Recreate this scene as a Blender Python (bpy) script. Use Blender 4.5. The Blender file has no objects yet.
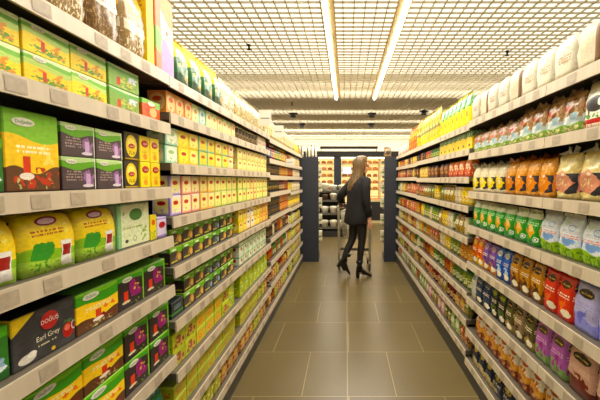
import bpy, bmesh, math, random
from mathutils import Vector, Matrix
R = random.Random(7)
SC = bpy.context.scene
COL = SC.collection
PI = math.pi

# ------------------------------------------------------------------ materials
def lin(c):
    o = []
    for v in c[:3]:
        v /= 255.0
        o.append(v / 12.92 if v <= 0.04045 else ((v + 0.055) / 1.055) ** 2.4)
    return (*o, 1.0)

class NT:
    """tiny helper round one node tree"""
    def __init__(self, tree):
        self.t = tree
    def n(self, typ, **kw):
        x = self.t.nodes.new(typ)
        for k, v in kw.items():
            setattr(x, k, v)
        return x
    def put(self, sock, v):
        if isinstance(v, (int, float)):
            sock.default_value = v
        elif isinstance(v, (tuple, list)):
            sock.default_value = v
        else:
            self.t.links.new(v, sock)
    def m(self, op, a, b=None, c=None, clamp=False):
        x = self.n('ShaderNodeMath', operation=op, use_clamp=clamp)
        self.put(x.inputs[0], a)
        if b is not None: self.put(x.inputs[1], b)
        if c is not None: self.put(x.inputs[2], c)
        return x.outputs[0]
    def mix(self, fac, a, b):
        x = self.n('ShaderNodeMix', data_type='RGBA')
        self.put(x.inputs[0], fac); self.put(x.inputs[6], a); self.put(x.inputs[7], b)
        return x.outputs[2]
    def noise(self, vec, scale, detail=2.0):
        x = self.n('ShaderNodeTexNoise')
        x.inputs['Scale'].default_value = scale
        x.inputs['Detail'].default_value = detail
        self.t.links.new(vec, x.inputs['Vector'])
        return x.outputs[0]
    def xyz(self, a, b, c):
        x = self.n('ShaderNodeCombineXYZ')
        self.put(x.inputs[0], a); self.put(x.inputs[1], b); self.put(x.inputs[2], c)
        return x.outputs[0]

_uvgroup = None
def uv_group():
    """front-face coordinates: u across, v up, taken round the corner on the sides"""
    global _uvgroup
    if _uvgroup: return _uvgroup
    g = bpy.data.node_groups.new('face_uv', 'ShaderNodeTree')
    for s in ('u', 'v', 'top'):
        g.interface.new_socket(s, in_out='OUTPUT', socket_type='NodeSocketFloat')
    k = NT(g)
    tc = k.n('ShaderNodeTexCoord')
    sp = k.n('ShaderNodeSeparateXYZ'); g.links.new(tc.outputs['Generated'], sp.inputs[0])
    sn = k.n('ShaderNodeSeparateXYZ'); g.links.new(tc.outputs['Normal'], sn.inputs[0])
    side = k.m('GREATER_THAN', k.m('ABSOLUTE', sn.outputs[0]), 0.8)
    u = k.m('ADD', k.m('MULTIPLY', sp.outputs[0], k.m('SUBTRACT', 1.0, side)), k.m('MULTIPLY', sp.outputs[1], side))
    top = k.m('GREATER_THAN', k.m('ABSOLUTE', sn.outputs[2]), 0.8)
    out = k.n('NodeGroupOutput')
    g.links.new(u, out.inputs[0]); g.links.new(sp.outputs[2], out.inputs[1]); g.links.new(top, out.inputs[2])
    _uvgroup = g
    return g

def base_mat(name):
    m = bpy.data.materials.new(name); m.use_nodes = True
    k = NT(m.node_tree)
    return m, k, m.node_tree.nodes['Principled BSDF']

def plain(name, col, rough=0.5, metal=0.0, vary=0.06, scale=9.0, emit=0.0, spec=0.5):
    m, k, b = base_mat(name)
    tc = k.n('ShaderNodeTexCoord')
    n = k.noise(tc.outputs['Object'], scale)
    c = lin(col)
    dark = tuple(x * (1 - vary * 2) for x in c[:3]) + (1,)
    lite = tuple(min(1, x * (1 + vary * 2)) for x in c[:3]) + (1,)
    k.put(b.inputs['Base Color'], k.mix(n, dark, lite))
    b.inputs['Roughness'].default_value = rough
    b.inputs['Metallic'].default_value = metal
    b.inputs['Specular IOR Level'].default_value = spec
    if emit:
        b.inputs['Emission Color'].default_value = c
        b.inputs['Emission Strength'].default_value = emit
    return m

def design(name, base, layers, rough=0.42, topcol=None, vary=0.1):
    """printed packaging: a stack of shapes laid over a base colour in front-face coordinates"""
    m, k, b = base_mat(name)
    g = k.n('ShaderNodeGroup'); g.node_tree = uv_group()
    u, v, top = g.outputs[0], g.outputs[1], g.outputs[2]
    uv = k.xyz(u, v, 0.0)
    def rect(u0, v0, u1, v1):
        a = k.m('MULTIPLY', k.m('GREATER_THAN', u, u0), k.m('LESS_THAN', u, u1))
        c = k.m('MULTIPLY', k.m('GREATER_THAN', v, v0), k.m('LESS_THAN', v, v1))
        return k.m('MULTIPLY', a, c)
    col = lin(base)
    seed = 0
    for L in layers:
        seed += 1
        kind, col2 = L[0], lin(L[-1])
        if kind == 'rect':
            f = rect(*L[1:5])
        elif kind == 'ell':
            _, cu, cv, ru, rv, _c = L
            a = k.m('POWER', k.m('ABSOLUTE', k.m('DIVIDE', k.m('SUBTRACT', u, cu), ru)), 2.0)
            c = k.m('POWER', k.m('ABSOLUTE', k.m('DIVIDE', k.m('SUBTRACT', v, cv), rv)), 2.0)
            f = k.m('LESS_THAN', k.m('ADD', a, c), 1.0)
        elif kind == 'ring':
            _, cu, cv, ru, rv, t, _c = L
            a = k.m('POWER', k.m('ABSOLUTE', k.m('DIVIDE', k.m('SUBTRACT', u, cu), ru)), 2.0)
            c = k.m('POWER', k.m('ABSOLUTE', k.m('DIVIDE', k.m('SUBTRACT', v, cv), rv)), 2.0)
            s = k.m('ADD', a, c)
            f = k.m('MULTIPLY', k.m('LESS_THAN', s, 1.0), k.m('GREATER_THAN', s, t))
        elif kind == 'dia':
            _, cu, cv, ru, rv, _c = L
            a = k.m('ABSOLUTE', k.m('DIVIDE', k.m('SUBTRACT', u, cu), ru))
            c = k.m('ABSOLUTE', k.m('DIVIDE', k.m('SUBTRACT', v, cv), rv))
            f = k.m('LESS_THAN', k.m('ADD', a, c), 1.0)
        elif kind == 'wave':          # everything above a wavy line
            _, v0, amp, freq, ph, _c = L
            w = k.m('MULTIPLY_ADD', k.m('SINE', k.m('MULTIPLY_ADD', u, freq, ph)), amp, v0)
            f = k.m('GREATER_THAN', v, w)
        elif kind == 'under':         # everything below a wavy line
            _, v0, amp, freq, ph, _c = L
            w = k.m('MULTIPLY_ADD', k.m('SINE', k.m('MULTIPLY_ADD', u, freq, ph)), amp, v0)
            f = k.m('LESS_THAN', v, w)
        elif kind == 'blot':
            _, u0, v0, u1, v1, sc, thr, _c = L
            n = k.noise(k.xyz(u, v, seed * 3.7 + len(name)), sc * 1.25, 4.0)
            if u1 - u0 > 0.97 and v1 - v0 > 0.97:
                f = k.m('GREATER_THAN', n, thr)
            else:                      # fade out towards the patch edge so that it has no straight sides
                a = k.m('POWER', k.m('ABSOLUTE', k.m('DIVIDE', k.m('SUBTRACT', u, (u0 + u1)/2), (u1 - u0)/2)), 3.0)
                c = k.m('POWER', k.m('ABSOLUTE', k.m('DIVIDE', k.m('SUBTRACT', v, (v0 + v1)/2), (v1 - v0)/2)), 3.0)
                n = k.m('SUBTRACT', n, k.m('MULTIPLY', k.m('ADD', a, c), 0.16))
                f = k.m('MULTIPLY', rect(u0 - 0.1*(u1-u0), v0 - 0.1*(v1-v0), u1 + 0.1*(u1-u0), v1 + 0.1*(v1-v0)), k.m('GREATER_THAN', n, thr - 0.03))
        elif kind == 'txt':           # small print seen as broken lines
            _, u0, v0, u1, v1, rows, _c = L
            t = k.m('DIVIDE', k.m('SUBTRACT', v, v0), (v1 - v0) / rows)
            row = k.m('FLOOR', t)
            n = k.noise(k.xyz(u, k.m('MULTIPLY', row, 3.1), seed * 5.3), 34.0, 0.0)
            f = k.m('MULTIPLY', rect(u0, v0, u1, v1), k.m('MULTIPLY', k.m('LESS_THAN', k.m('FRACT', t), 0.55), k.m('GREATER_THAN', n, 0.45)))
        elif kind == 'corner':        # triangle cut off the upper corner
            _, s, _c = L
            f = k.m('GREATER_THAN', k.m('SUBTRACT', v, u), s)
        col = k.mix(f, col, col2)
    tcol = lin(topcol if topcol else base)
    col = k.mix(top, col, tcol)
    oi = k.n('ShaderNodeObjectInfo')
    hs = k.n('ShaderNodeHueSaturation')
    fine = k.noise(k.xyz(k.m('MULTIPLY', u, 1.0), k.m('MULTIPLY', v, 1.6), len(name)), 11.0, 4.0)
    busy = k.m('MULTIPLY_ADD', k.m('MULTIPLY', k.m('SUBTRACT', fine, 0.5), k.m('SUBTRACT', 1.0, top)), 0.6, 1.0)
    k.put(hs.inputs['Value'], k.m('MULTIPLY', busy, k.m('MULTIPLY_ADD', oi.outputs['Random'], vary * 2, 1 - vary)))
    hs.inputs['Saturation'].default_value = 1.08
    k.put(hs.inputs['Color'], col)
    k.put(b.inputs['Base Color'], hs.outputs[0])
    b.inputs['Roughness'].default_value = rough
    return m

# ------------------------------------------------------------------ mesh helpers
def box(bm, x0, y0, z0, x1, y1, z1):
    vs = [bm.verts.new(p) for p in ((x0,y0,z0),(x1,y0,z0),(x1,y1,z0),(x0,y1,z0),(x0,y0,z1),(x1,y0,z1),(x1,y1,z1),(x0,y1,z1))]
    for f in ((3,2,1,0),(4,5,6,7),(0,1,5,4),(1,2,6,5),(2,3,7,6),(3,0,4,7)):
        bm.faces.new([vs[i] for i in f])
    return vs

def tube(bm, pts, r, seg=8, cap=True):
    """round bar along a polyline; r may be one radius or one per point"""
    pts = [Vector(p) for p in pts]
    rr = r if isinstance(r, (list, tuple)) else [r] * len(pts)
    rings = []
    up = Vector((0, 0, 1))
    for i, p in enumerate(pts):
        d = (pts[min(i + 1, len(pts) - 1)] - pts[max(i - 1, 0)]).normalized()
        a = d.cross(up)
        if a.length < 1e-3: a = d.cross(Vector((0, 1, 0)))
        a.normalize(); b = a.cross(d).normalized()
        rings.append([bm.verts.new(p + (a * math.cos(2*PI*j/seg) + b * math.sin(2*PI*j/seg)) * rr[i]) for j in range(seg)])
    skin_rings(bm, rings, cap)

def skin_rings(bm, rings, cap=True):
    n = len(rings[0])
    for A, B in zip(rings, rings[1:]):
        for j in range(n):
            bm.faces.new((A[j], A[(j+1) % n], B[(j+1) % n], B[j]))
    if cap:
        bm.faces.new(list(reversed(rings[0]))); bm.faces.new(rings[-1])

def lathe(bm, prof, seg=14, cx=0.0, cy=0.0):
    rings = [[bm.verts.new((cx + r*math.cos(2*PI*j/seg), cy + r*math.sin(2*PI*j/seg), z)) for j in range(seg)] for r, z in prof]
    skin_rings(bm, rings)

def mesh(name, bm, mat, smooth=False):
    bmesh.ops.recalc_face_normals(bm, faces=bm.faces[:])
    me = bpy.data.meshes.new(name)
    bm.to_mesh(me); bm.free()
    for mt in (mat if isinstance(mat, (list, tuple)) else [mat]):
        me.materials.append(mt)
    if smooth:
        for p in me.polygons: p.use_smooth = True
    return me

def obj(name, me, parent=None, loc=(0,0,0), rz=0.0):
    o = bpy.data.objects.new(name, me)
    COL.objects.link(o)
    o.location = loc; o.rotation_euler = (0, 0, rz)
    if parent is not None: o.parent = parent
    return o

def add(name, bm, mat, parent=None, smooth=False, loc=(0,0,0)):
    return obj(name, mesh(name, bm, mat, smooth), parent, loc)

def tag(o, label, cat, group=None):
    o['label'] = label; o['category'] = cat
    if group: o['group'] = group
    return o

def thing(name, label, cat, loc=(0,0,0), rz=0.0, group=None):
    return tag(obj(name, None, None, loc, rz), label, cat, group)

def struct(name, bm, mat, smooth=False):
    o = add(name, bm, mat, None, smooth); o['kind'] = 'structure'; return o

def dup(src, loc, rz):
    r = src.copy(); COL.objects.link(r); r.location = loc; r.rotation_euler = (0, 0, rz)
    for ch in src.children:
        c = ch.copy(); COL.objects.link(c); c.parent = r
        for g in ch.children:
            d = g.copy(); COL.objects.link(d); d.parent = c
    return r

def text_mesh(s, size, mat, sx=1.0):
    cu = bpy.data.curves.new('lettering', 'FONT')
    cu.body = s; cu.size = size; cu.align_x = 'CENTER'; cu.align_y = 'CENTER'
    cu.resolution_u = 2
    t = bpy.data.objects.new('lettering', cu); COL.objects.link(t)
    dg = bpy.context.evaluated_depsgraph_get()
    me = bpy.data.meshes.new_from_object(t.evaluated_get(dg))
    bpy.data.objects.remove(t); bpy.data.curves.remove(cu)
    me.transform(Matrix.Rotation(PI/2, 4, 'X') @ Matrix.Diagonal((sx, 1, 1, 1)))
    me.materials.clear(); me.materials.append(mat)
    return me

# ------------------------------------------------------------------ camera (600 x 400 frame)
FPX, H = 355.0, 1.41
cam_d = bpy.data.cameras.new('camera'); cam = bpy.data.objects.new('camera', cam_d); COL.objects.link(cam)
cam.location = (0, 0, H)
cam.rotation_euler = (PI/2 - math.atan(20/FPX), 0, 0)
cam_d.sensor_width = 36.0; cam_d.lens = FPX * 36.0 / 600.0
cam_d.shift_x = -46.0/600.0
cam_d.clip_start = 0.02
SC.camera = cam

# ------------------------------------------------------------------ setting
def floor_mat():
    m, k, b = base_mat('floor_tiles')
    tc = k.n('ShaderNodeTexCoord')
    mp = k.n('ShaderNodeMapping'); mp.inputs['Location'].default_value = (0.29, -0.44, 0)
    m.node_tree.links.new(tc.outputs['Object'], mp.inputs['Vector'])
    br = k.n('ShaderNodeTexBrick'); br.offset = 0.5
    m.node_tree.links.new(mp.outputs[0], br.inputs['Vector'])
    br.inputs['Scale'].default_value = 1.0
    br.inputs['Brick Width'].default_value = 0.62
    br.inputs['Row Height'].default_value = 0.6
    br.inputs['Mortar Size'].default_value = 0.0035
    br.inputs['Mortar Smooth'].default_value = 0.2
    br.inputs['Color1'].default_value = lin((104, 88, 50))
    br.inputs['Color2'].default_value = lin((98, 83, 47))
    br.inputs['Mortar'].default_value = lin((150, 132, 86))
    sx = k.n('ShaderNodeSeparateXYZ'); m.node_tree.links.new(tc.outputs['Object'], sx.inputs[0])
    seam = k.m('LESS_THAN', k.m('ABSOLUTE', k.m('SUBTRACT', sx.outputs[0], 0.01)), 0.0035)
    n = k.noise(tc.outputs['Object'], 2.0, 3.0)
    n2 = k.noise(tc.outputs['Object'], 60.0, 2.0)
    w = k.m('ADD', k.m('MULTIPLY_ADD', n, 0.3, 0.75), k.m('MULTIPLY', n2, 0.16))
    hs = k.n('ShaderNodeHueSaturation'); k.put(hs.inputs['Color'], k.mix(seam, br.outputs[0], lin((150, 132, 86)))); k.put(hs.inputs['Value'], w)
    k.put(b.inputs['Base Color'], hs.outputs[0])
    b.inputs['Roughness'].default_value = 0.3
    return m

bm = bmesh.new(); box(bm, -7.5, -1.5, -0.1, 7.5, 14.5, 0.0); struct('floor', bm, floor_mat())

CZ = 3.01
M_grid = plain('ceiling_grid_white', (204, 192, 164), 0.55, vary=0.02)
bm = bmesh.new()
s = 0.104
x = -7.0
while x < 7.0:
    box(bm, x, 0.4, CZ, x + 0.008, 14.4, CZ + 0.019); x += s
y = 0.4
while y < 14.4:
    box(bm, -7.0, y, CZ + 0.0005, 7.0, y + 0.008, CZ + 0.0185); y += s
struct('ceiling', bm, M_grid)
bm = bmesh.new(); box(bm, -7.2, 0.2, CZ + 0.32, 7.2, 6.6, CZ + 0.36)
struct('ceiling_panel', bm, plain('ceiling_glow_white', (255, 250, 232), 0.9, vary=0.01, emit=1.15))  # slab itself glows, imitating the lamplit void above the grid
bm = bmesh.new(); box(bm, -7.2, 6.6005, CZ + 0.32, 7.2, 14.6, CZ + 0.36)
struct('ceiling_panel', bm, plain('ceiling_glow_cream', (230, 218, 190), 0.9, vary=0.02, emit=0.22))  # faint glow put into the slab to lift the darker far ceiling
for yy in (7.05, 8.85, 10.15):     # unseen boards added above the grid to end the light bands sharply
    bm = bmesh.new(); box(bm, -7.2, yy, CZ + 0.0195, 7.2, yy + 0.01, CZ + 0.3195)
    struct('ceiling_light_block', bm, M_grid)
bm = bmesh.new(); box(bm, -7.5, 14.5, 0, 7.5, 14.6, CZ + 0.36)
struct('wall_back', bm, plain('back_wall_cream', (242, 234, 212), 0.8, vary=0.03))

# linear lamps
M_lamp = plain('lamp_white', (255, 250, 234), 0.4, vary=0.0, emit=24.0)
M_trough = plain('lamp_trough', (176, 150, 98), 0.35, metal=0.4)
for i, (lx, side, lab) in enumerate(((-0.19, 1, 'long slim ceiling lamp nearer the boxed tea rack'), (0.55, -1, 'long slim ceiling lamp nearer the bagged pasta rack'))):
    t = thing('linear_ceiling_lamp', lab, 'lamp', (lx, 0, CZ), 0, 'linear lamps in the grid ceiling')
    bm = bmesh.new()
    x0, x1 = (-0.034, 0.085) if side > 0 else (-0.085, 0.034)
    box(bm, x0, 1.2, -0.012, x1, 7.04, -0.002)
    box(bm, x0, 1.2, -0.03, x0 + 0.006, 7.04, -0.012); box(bm, x1 - 0.006, 1.2, -0.03, x1, 7.04, -0.012)
    add('housing', bm, M_trough, t)
    bm = bmesh.new()
    tube(bm, [(0, 1.22, -0.024), (0, 7.0, -0.024)], 0.021, 10)
    add('light_tube', bm, M_lamp, t, True)

M_black = plain('black_plastic', (24, 22, 20), 0.4)
M_dkmetal = plain('dark_metal', (58, 52, 44), 0.35, metal=0.7)
# ceiling spotlights and sprinkler heads
for i, (sx, sy, lab) in enumerate(((-1.27, 8.62, 'black spotlight over the tea rack, first pair'), (0.62, 8.62, 'black spotlight over the aisle, first pair'),
                                   (-1.25, 10.2, 'black spotlight over the tea rack, second pair'), (0.72, 10.2, 'black spotlight above the shopper, second pair'),
                                   (1.8, 8.3, 'flat black spotlight over the pasta rack'))):
    t = thing('ceiling_spotlight', lab, 'spotlight', (sx, sy, CZ), 0, 'spotlights on the grid ceiling')
    bm = bmesh.new(); lathe(bm, [(0.10, -0.001), (0.11, -0.02), (0.09, -0.035)], 16); add('mounting_ring', bm, M_dkmetal, t, True)
    bm = bmesh.new(); lathe(bm, [(0.04, -0.036), (0.065, -0.06), (0.065, -0.10), (0.05, -0.105)], 14); add('lamp_head', bm, M_black, t, True)
for i, (sx, sy, lab) in enumerate(((-1.15, 4.3, 'small sprinkler head in the ceiling above the tea boxes'), (2.0, 4.5, 'small sprinkler head in the ceiling above the flour bags'), (-1.12, 7.45, 'small sprinkler head beyond the lamps, tea side'))):
    t = thing('ceiling_sprinkler', lab, 'sprinkler', (sx, sy, CZ), 0, 'sprinkler heads')
    bm = bmesh.new(); lathe(bm, [(0.028, -0.001), (0.028, -0.008), (0.012, -0.012), (0.010, -0.05)], 10); add('stem', bm, M_dkmetal, t, True)
    bm = bmesh.new(); lathe(bm, [(0.012, -0.0505), (0.026, -0.054), (0.026, -0.06), (0.004, -0.064)], 10); add('deflector', bm, M_dkmetal, t, True)

# ------------------------------------------------------------------ shelving bays
XL, XR = -0.735, 0.85
M_navy = plain('rack_navy', (34, 36, 44), 0.5)
M_back = plain('rack_back', (22, 22, 24), 0.7)
M_shelf = plain('shelf_board', (96, 86, 70), 0.5)
def rail_mat():
    m, k, b = base_mat('price_rail_beige')
    tc = k.n('ShaderNodeTexCoord')
    sp = k.n('ShaderNodeSeparateXYZ'); m.node_tree.links.new(tc.outputs['Object'], sp.inputs[0])
    n = k.noise(k.xyz(sp.outputs[1], 0.0, 0.0), 26.0, 1.0)
    c = k.mix(n, lin((188, 169, 141)), lin((216, 199, 170)))
    k.put(b.inputs['Base Color'], c)
    b.inputs['Roughness'].default_value = 0.35
    return m
M_rail = rail_mat()
M_tag = plain('price_tag_paper', (174, 156, 130), 0.5, vary=0.12, scale=60)
M_kick = plain('kick_plate', (60, 54, 44), 0.5)

BAYS = {}
def bay(side, key, y0, y1, zs, label, tags=True):
    """one rack bay: back panel, two uprights, kick plate, shelves with a sloping price rail and paper tags"""
    sg = 1 if side == 'L' else -1
    X = XL if side == 'L' else XR
    t = thing('shelf_rack', label, 'shelf rack', (X, (y0 + y1)/2, 0), 0, 'aisle shelf racks')
    hw = (y1 - y0)/2 - 0.002
    top = max(zs)
    def bx(bm, d0, ya, za, d1, yb, zb):    # d = distance behind the rail front
        a, c = -sg*d0, -sg*d1
        box(bm, min(a, c), ya, za, max(a, c), yb, zb)
    bm = bmesh.new(); bx(bm, 0.47, -hw, 0.0, 0.49, hw, top + 0.02); add('back_panel', bm, M_back, t)
    for yy in (-hw, hw - 0.03):
        bm = bmesh.new(); bx(bm, 0.432, yy, 0.0, 0.468, yy + 0.03, top + 0.02); add('upright', bm, M_navy, t)
    zb = min(zs)
    bm = bmesh.new(); bx(bm, 0.012, -hw, 0.0, 0.04, hw, zb - 0.031); add('kick_plate', bm, M_kick, t)
    for z in zs:
        bm = bmesh.new(); bx(bm, 0.009, -hw, z - 0.03, 0.43, hw, z)
        sh = add('shelf', bm, M_shelf, t)
        bm = bmesh.new()
        # sloping ticket rail
        pr = [(0.0085, z + 0.001), (0.003, z + 0.001), (0.0, z - 0.046), (0.0085, z - 0.046)]
        va = [bm.verts.new((-sg*d, -hw, zz)) for d, zz in pr]; vb = [bm.verts.new((-sg*d, hw, zz)) for d, zz in pr]
        skin_rings(bm, [va, vb])
        add('price_rail', bm, M_rail, sh)
        if tags:
            yy = -hw + R.uniform(0.04, 0.1)
            while yy < hw - 0.09:
                bm = bmesh.new()
                f = lambda zz: -sg * (0.003 - 0.003*(z + 0.001 - zz)/0.047 - 0.0012)
                vs = [bm.verts.new((f(zz), q, zz)) for q, zz in ((yy, z - 0.006), (yy + 0.055, z - 0.006), (yy + 0.055, z - 0.04), (yy, z - 0.04))]
                bm.faces.new(vs)
                add('price_tag', bm, M_tag, sh)
                yy += R.choice((0.12, 0.155, 0.21))
    BAYS[key] = (side, y0, y1, zs, t)
    return t

A_Z = [1.85, 1.645, 1.381, 1.172, 0.96, 0.65, 0.38, 0.15]
B_Z = [1.845, 1.695, 1.482, 1.25, 1.03, 0.793, 0.562, 0.352, 0.15]
D_Z = [1.82, 1.62, 1.457, 1.285, 1.045, 0.83, 0.6, 0.37, 0.15]
E_Z = [1.82, 1.625, 1.457, 1.25, 1.03, 0.80, 0.58, 0.37, 0.15]
P_Z = [1.815, 1.593, 1.333, 1.097, 0.84, 0.59, 0.362, 0.145]
Q_Z = [1.80, 1.63, 1.432, 1.225, 1.0, 0.81, 0.61, 0.41, 0.19]
S_Z = [1.80, 1.62, 1.447, 1.235, 1.0, 0.80, 0.58, 0.40, 0.19]
bay('L', 'A', 0.52, 1.508, A_Z, 'first tea rack bay, with large fruit tea cartons and yellow bags')
bay('L', 'B', 1.508, 2.50, B_Z, 'second tea rack bay, closely stacked with small tea cartons')
bay('L', 'C', 2.50, 3.462, B_Z, 'third tea rack bay, carrying white flag sign on top rail')
bay('L', 'D', 3.462, 4.74, D_Z, 'fourth bay of tea side rack, with dark jars', False)
bay('L', 'E', 4.74, 6.0, E_Z, 'last bay of tea side rack, beside dark end panel', False)
bay('R', 'P', 0.56, 1.535, P_Z, 'first pasta rack bay, with white flour bags and red pouches')
bay('R', 'Q', 1.535, 2.48, P_Z, 'second pasta rack bay, with green bags and gold pouches')
bay('R', 'S', 2.48, 3.39, Q_Z, 'third bay of pasta side rack, with yellow green-topped packs')
bay('R', 'T', 3.39, 4.30, Q_Z, 'fourth bay of pasta side rack, with dark and red jars', False)
bay('R', 'U', 4.30, 5.18, S_Z, 'fifth bay of pasta side rack, stepped shelf levels', False)
bay('R', 'V', 5.18, 6.04, S_Z, 'last bay of pasta side rack, beside dark end panel', False)
BAYNAME = dict(A='first tea bay', B='second tea bay', C='third tea bay', D='fourth tea bay', E='last tea bay',
               P='first pasta bay', Q='second pasta bay', S='third pasta bay', T='fourth pasta bay', U='fifth pasta bay', V='last pasta bay')
ORD = ['first', 'second', 'third', 'fourth', 'fifth', 'sixth', 'seventh', 'eighth', 'ninth', 'tenth', 'eleventh', 'twelfth', 'thirteenth', 'fourteenth', 'fifteenth', 'sixteenth']

# ------------------------------------------------------------------ product shapes (front at y=0 facing -y, standing on z=0)
def carton_mesh(w, h, d, mat):
    bm = bmesh.new(); box(bm, -w/2, 0, 0, w/2, d, h)
    bmesh.ops.bevel(bm, geom=bm.edges[:], offset=min(w, h)*0.018, segments=1, affect='EDGES')
    return mesh('carton', bm, mat)

def pouch_mesh(w, h, d, mat, seed=0, puff=0.3, rough=0.004, neck=1.0, nx=10, nz=12):
    """filled pouch: fat below, closing to a flat seam on top"""
    r = random.Random(seed)
    bm = bmesh.new()
    F, B = [], []
    for j in range(nz + 1):
        v = j / nz
        hw = w/2 * (1 - (1 - neck) * max(0, (v - 0.72)/0.28) ** 1.5) * (0.97 + 0.03*math.sin(v*PI))
        th = d/2 * (1 - max(0, (v - 0.45)/0.55) ** 2.0 * 0.96) * (0.88 + 0.12*min(1, v*6))
        fr, br = [], []
        for i in range(nx + 1):
            u = 2*i/nx - 1
            e = max(0.0, 1 - abs(u) ** 5.0) ** puff
            t = th * (0.35 + 0.65 * e)
            jx, jy, jz = (r.uniform(-rough, rough) for _ in range(3))
            if j == 0: jz = 0
            if j in (0, nz): jy = 0
            fr.append(bm.verts.new((u*hw + jx*0.6, d/2 - t + jy, v*h + jz*0.6)))
            br.append(bm.verts.new((u*hw + jx*0.6, d/2 + t + jy*0.3, v*h + jz*0.6)))
        F.append(fr); B.append(br)
    for j in range(nz):
        for i in range(nx):
            bm.faces.new((F[j][i], F[j][i+1], F[j+1][i+1], F[j+1][i]))
            bm.faces.new((B[j][i+1], B[j][i], B[j+1][i], B[j+1][i+1]))
        bm.faces.new((F[j+1][0], B[j+1][0], B[j][0], F[j][0]))
        bm.faces.new((F[j][nx], B[j][nx], B[j+1][nx], F[j+1][nx]))
    for i in range(nx):
        bm.faces.new((F[0][i+1], F[0][i], B[0][i], B[0][i+1]))
        bm.faces.new((F[nz][i], F[nz][i+1], B[nz][i+1], B[nz][i]))
    return mesh('pouch', bm, mat, True)

def seal_mesh(w, h0, h1, y, mat, seed=0, amp=0.004):
    """crimped strip closing the top of a bag"""
    r = random.Random(seed + 50)
    bm = bmesh.new(); n = 10
    rows = []
    for z, jit in ((h0, 0), (h1, 1)):
        a = [bm.verts.new((-w/2 + w*i/n, y - 0.001 + amp*((i % 2) - 0.5) + (r.uniform(-amp, amp) if jit else 0), z + (r.uniform(-amp, amp)*1.5 if jit else 0))) for i in range(n + 1)]
        rows.append(a)
    for i in range(n):
        bm.faces.new((rows[0][i], rows[0][i+1], rows[1][i+1], rows[1][i]))
    ext = bmesh.ops.solidify(bm, geom=bm.faces[:], thickness=0.002)
    return mesh('seal', bm, mat)

def brick_mesh(w, h, d, mat, seed=0, rough=0.004):
    """soft block pack: bulging box with folded, sagging top"""
    r = random.Random(seed)
    bm = bmesh.new(); box(bm, -w/2, 0, 0, w/2, d, h)
    bmesh.ops.subdivide_edges(bm, edges=bm.edges[:], cuts=4, use_grid_fill=True)
    for v in bm.verts:
        u = (v.co.x/(w/2)); q = (v.co.y - d/2)/(d/2); t = v.co.z/h
        b = 1 + 0.05*math.sin(PI*t)
        v.co.x *= b * (1 - 0.06*max(0, t - 0.7)/0.3)
        v.co.y = d/2 + q*d/2*(1 - 0.25*max(0, t - 0.75)/0.25)*(1 - 0.03*u*u)
        v.co.x += r.uniform(-rough, rough); v.co.y += r.uniform(-rough, rough)*0.8
        if t > 0.05: v.co.z += r.uniform(-rough, rough)
    return mesh('soft_pack', bm, mat, True)

def lathe_mesh(prof, mat, cy, seg=12):
    bm = bmesh.new(); lathe(bm, prof, seg, 0, cy); return mesh('turned', bm, mat, True)

M_white = plain('white_plastic', (236, 228, 208), 0.4)
M_red = plain('red_print', (190, 28, 26), 0.4)
M_greenp = plain('green_print', (60, 140, 40), 0.4)
M_gold = plain('gold_lid', (196, 150, 60), 0.3, metal=0.6)
M_cream = plain('cream_print', (238, 226, 190), 0.5)
M_yel = plain('yellow_print', (250, 214, 40), 0.5)

PROD = {}
def product(key, desc, name, cat, shape, w, h, d, mat, **kw):
    PROD[key] = dict(desc=desc, name=name, cat=cat, shape=shape, w=w, h=h, d=d, mat=mat, kw=kw, src=None)

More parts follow.
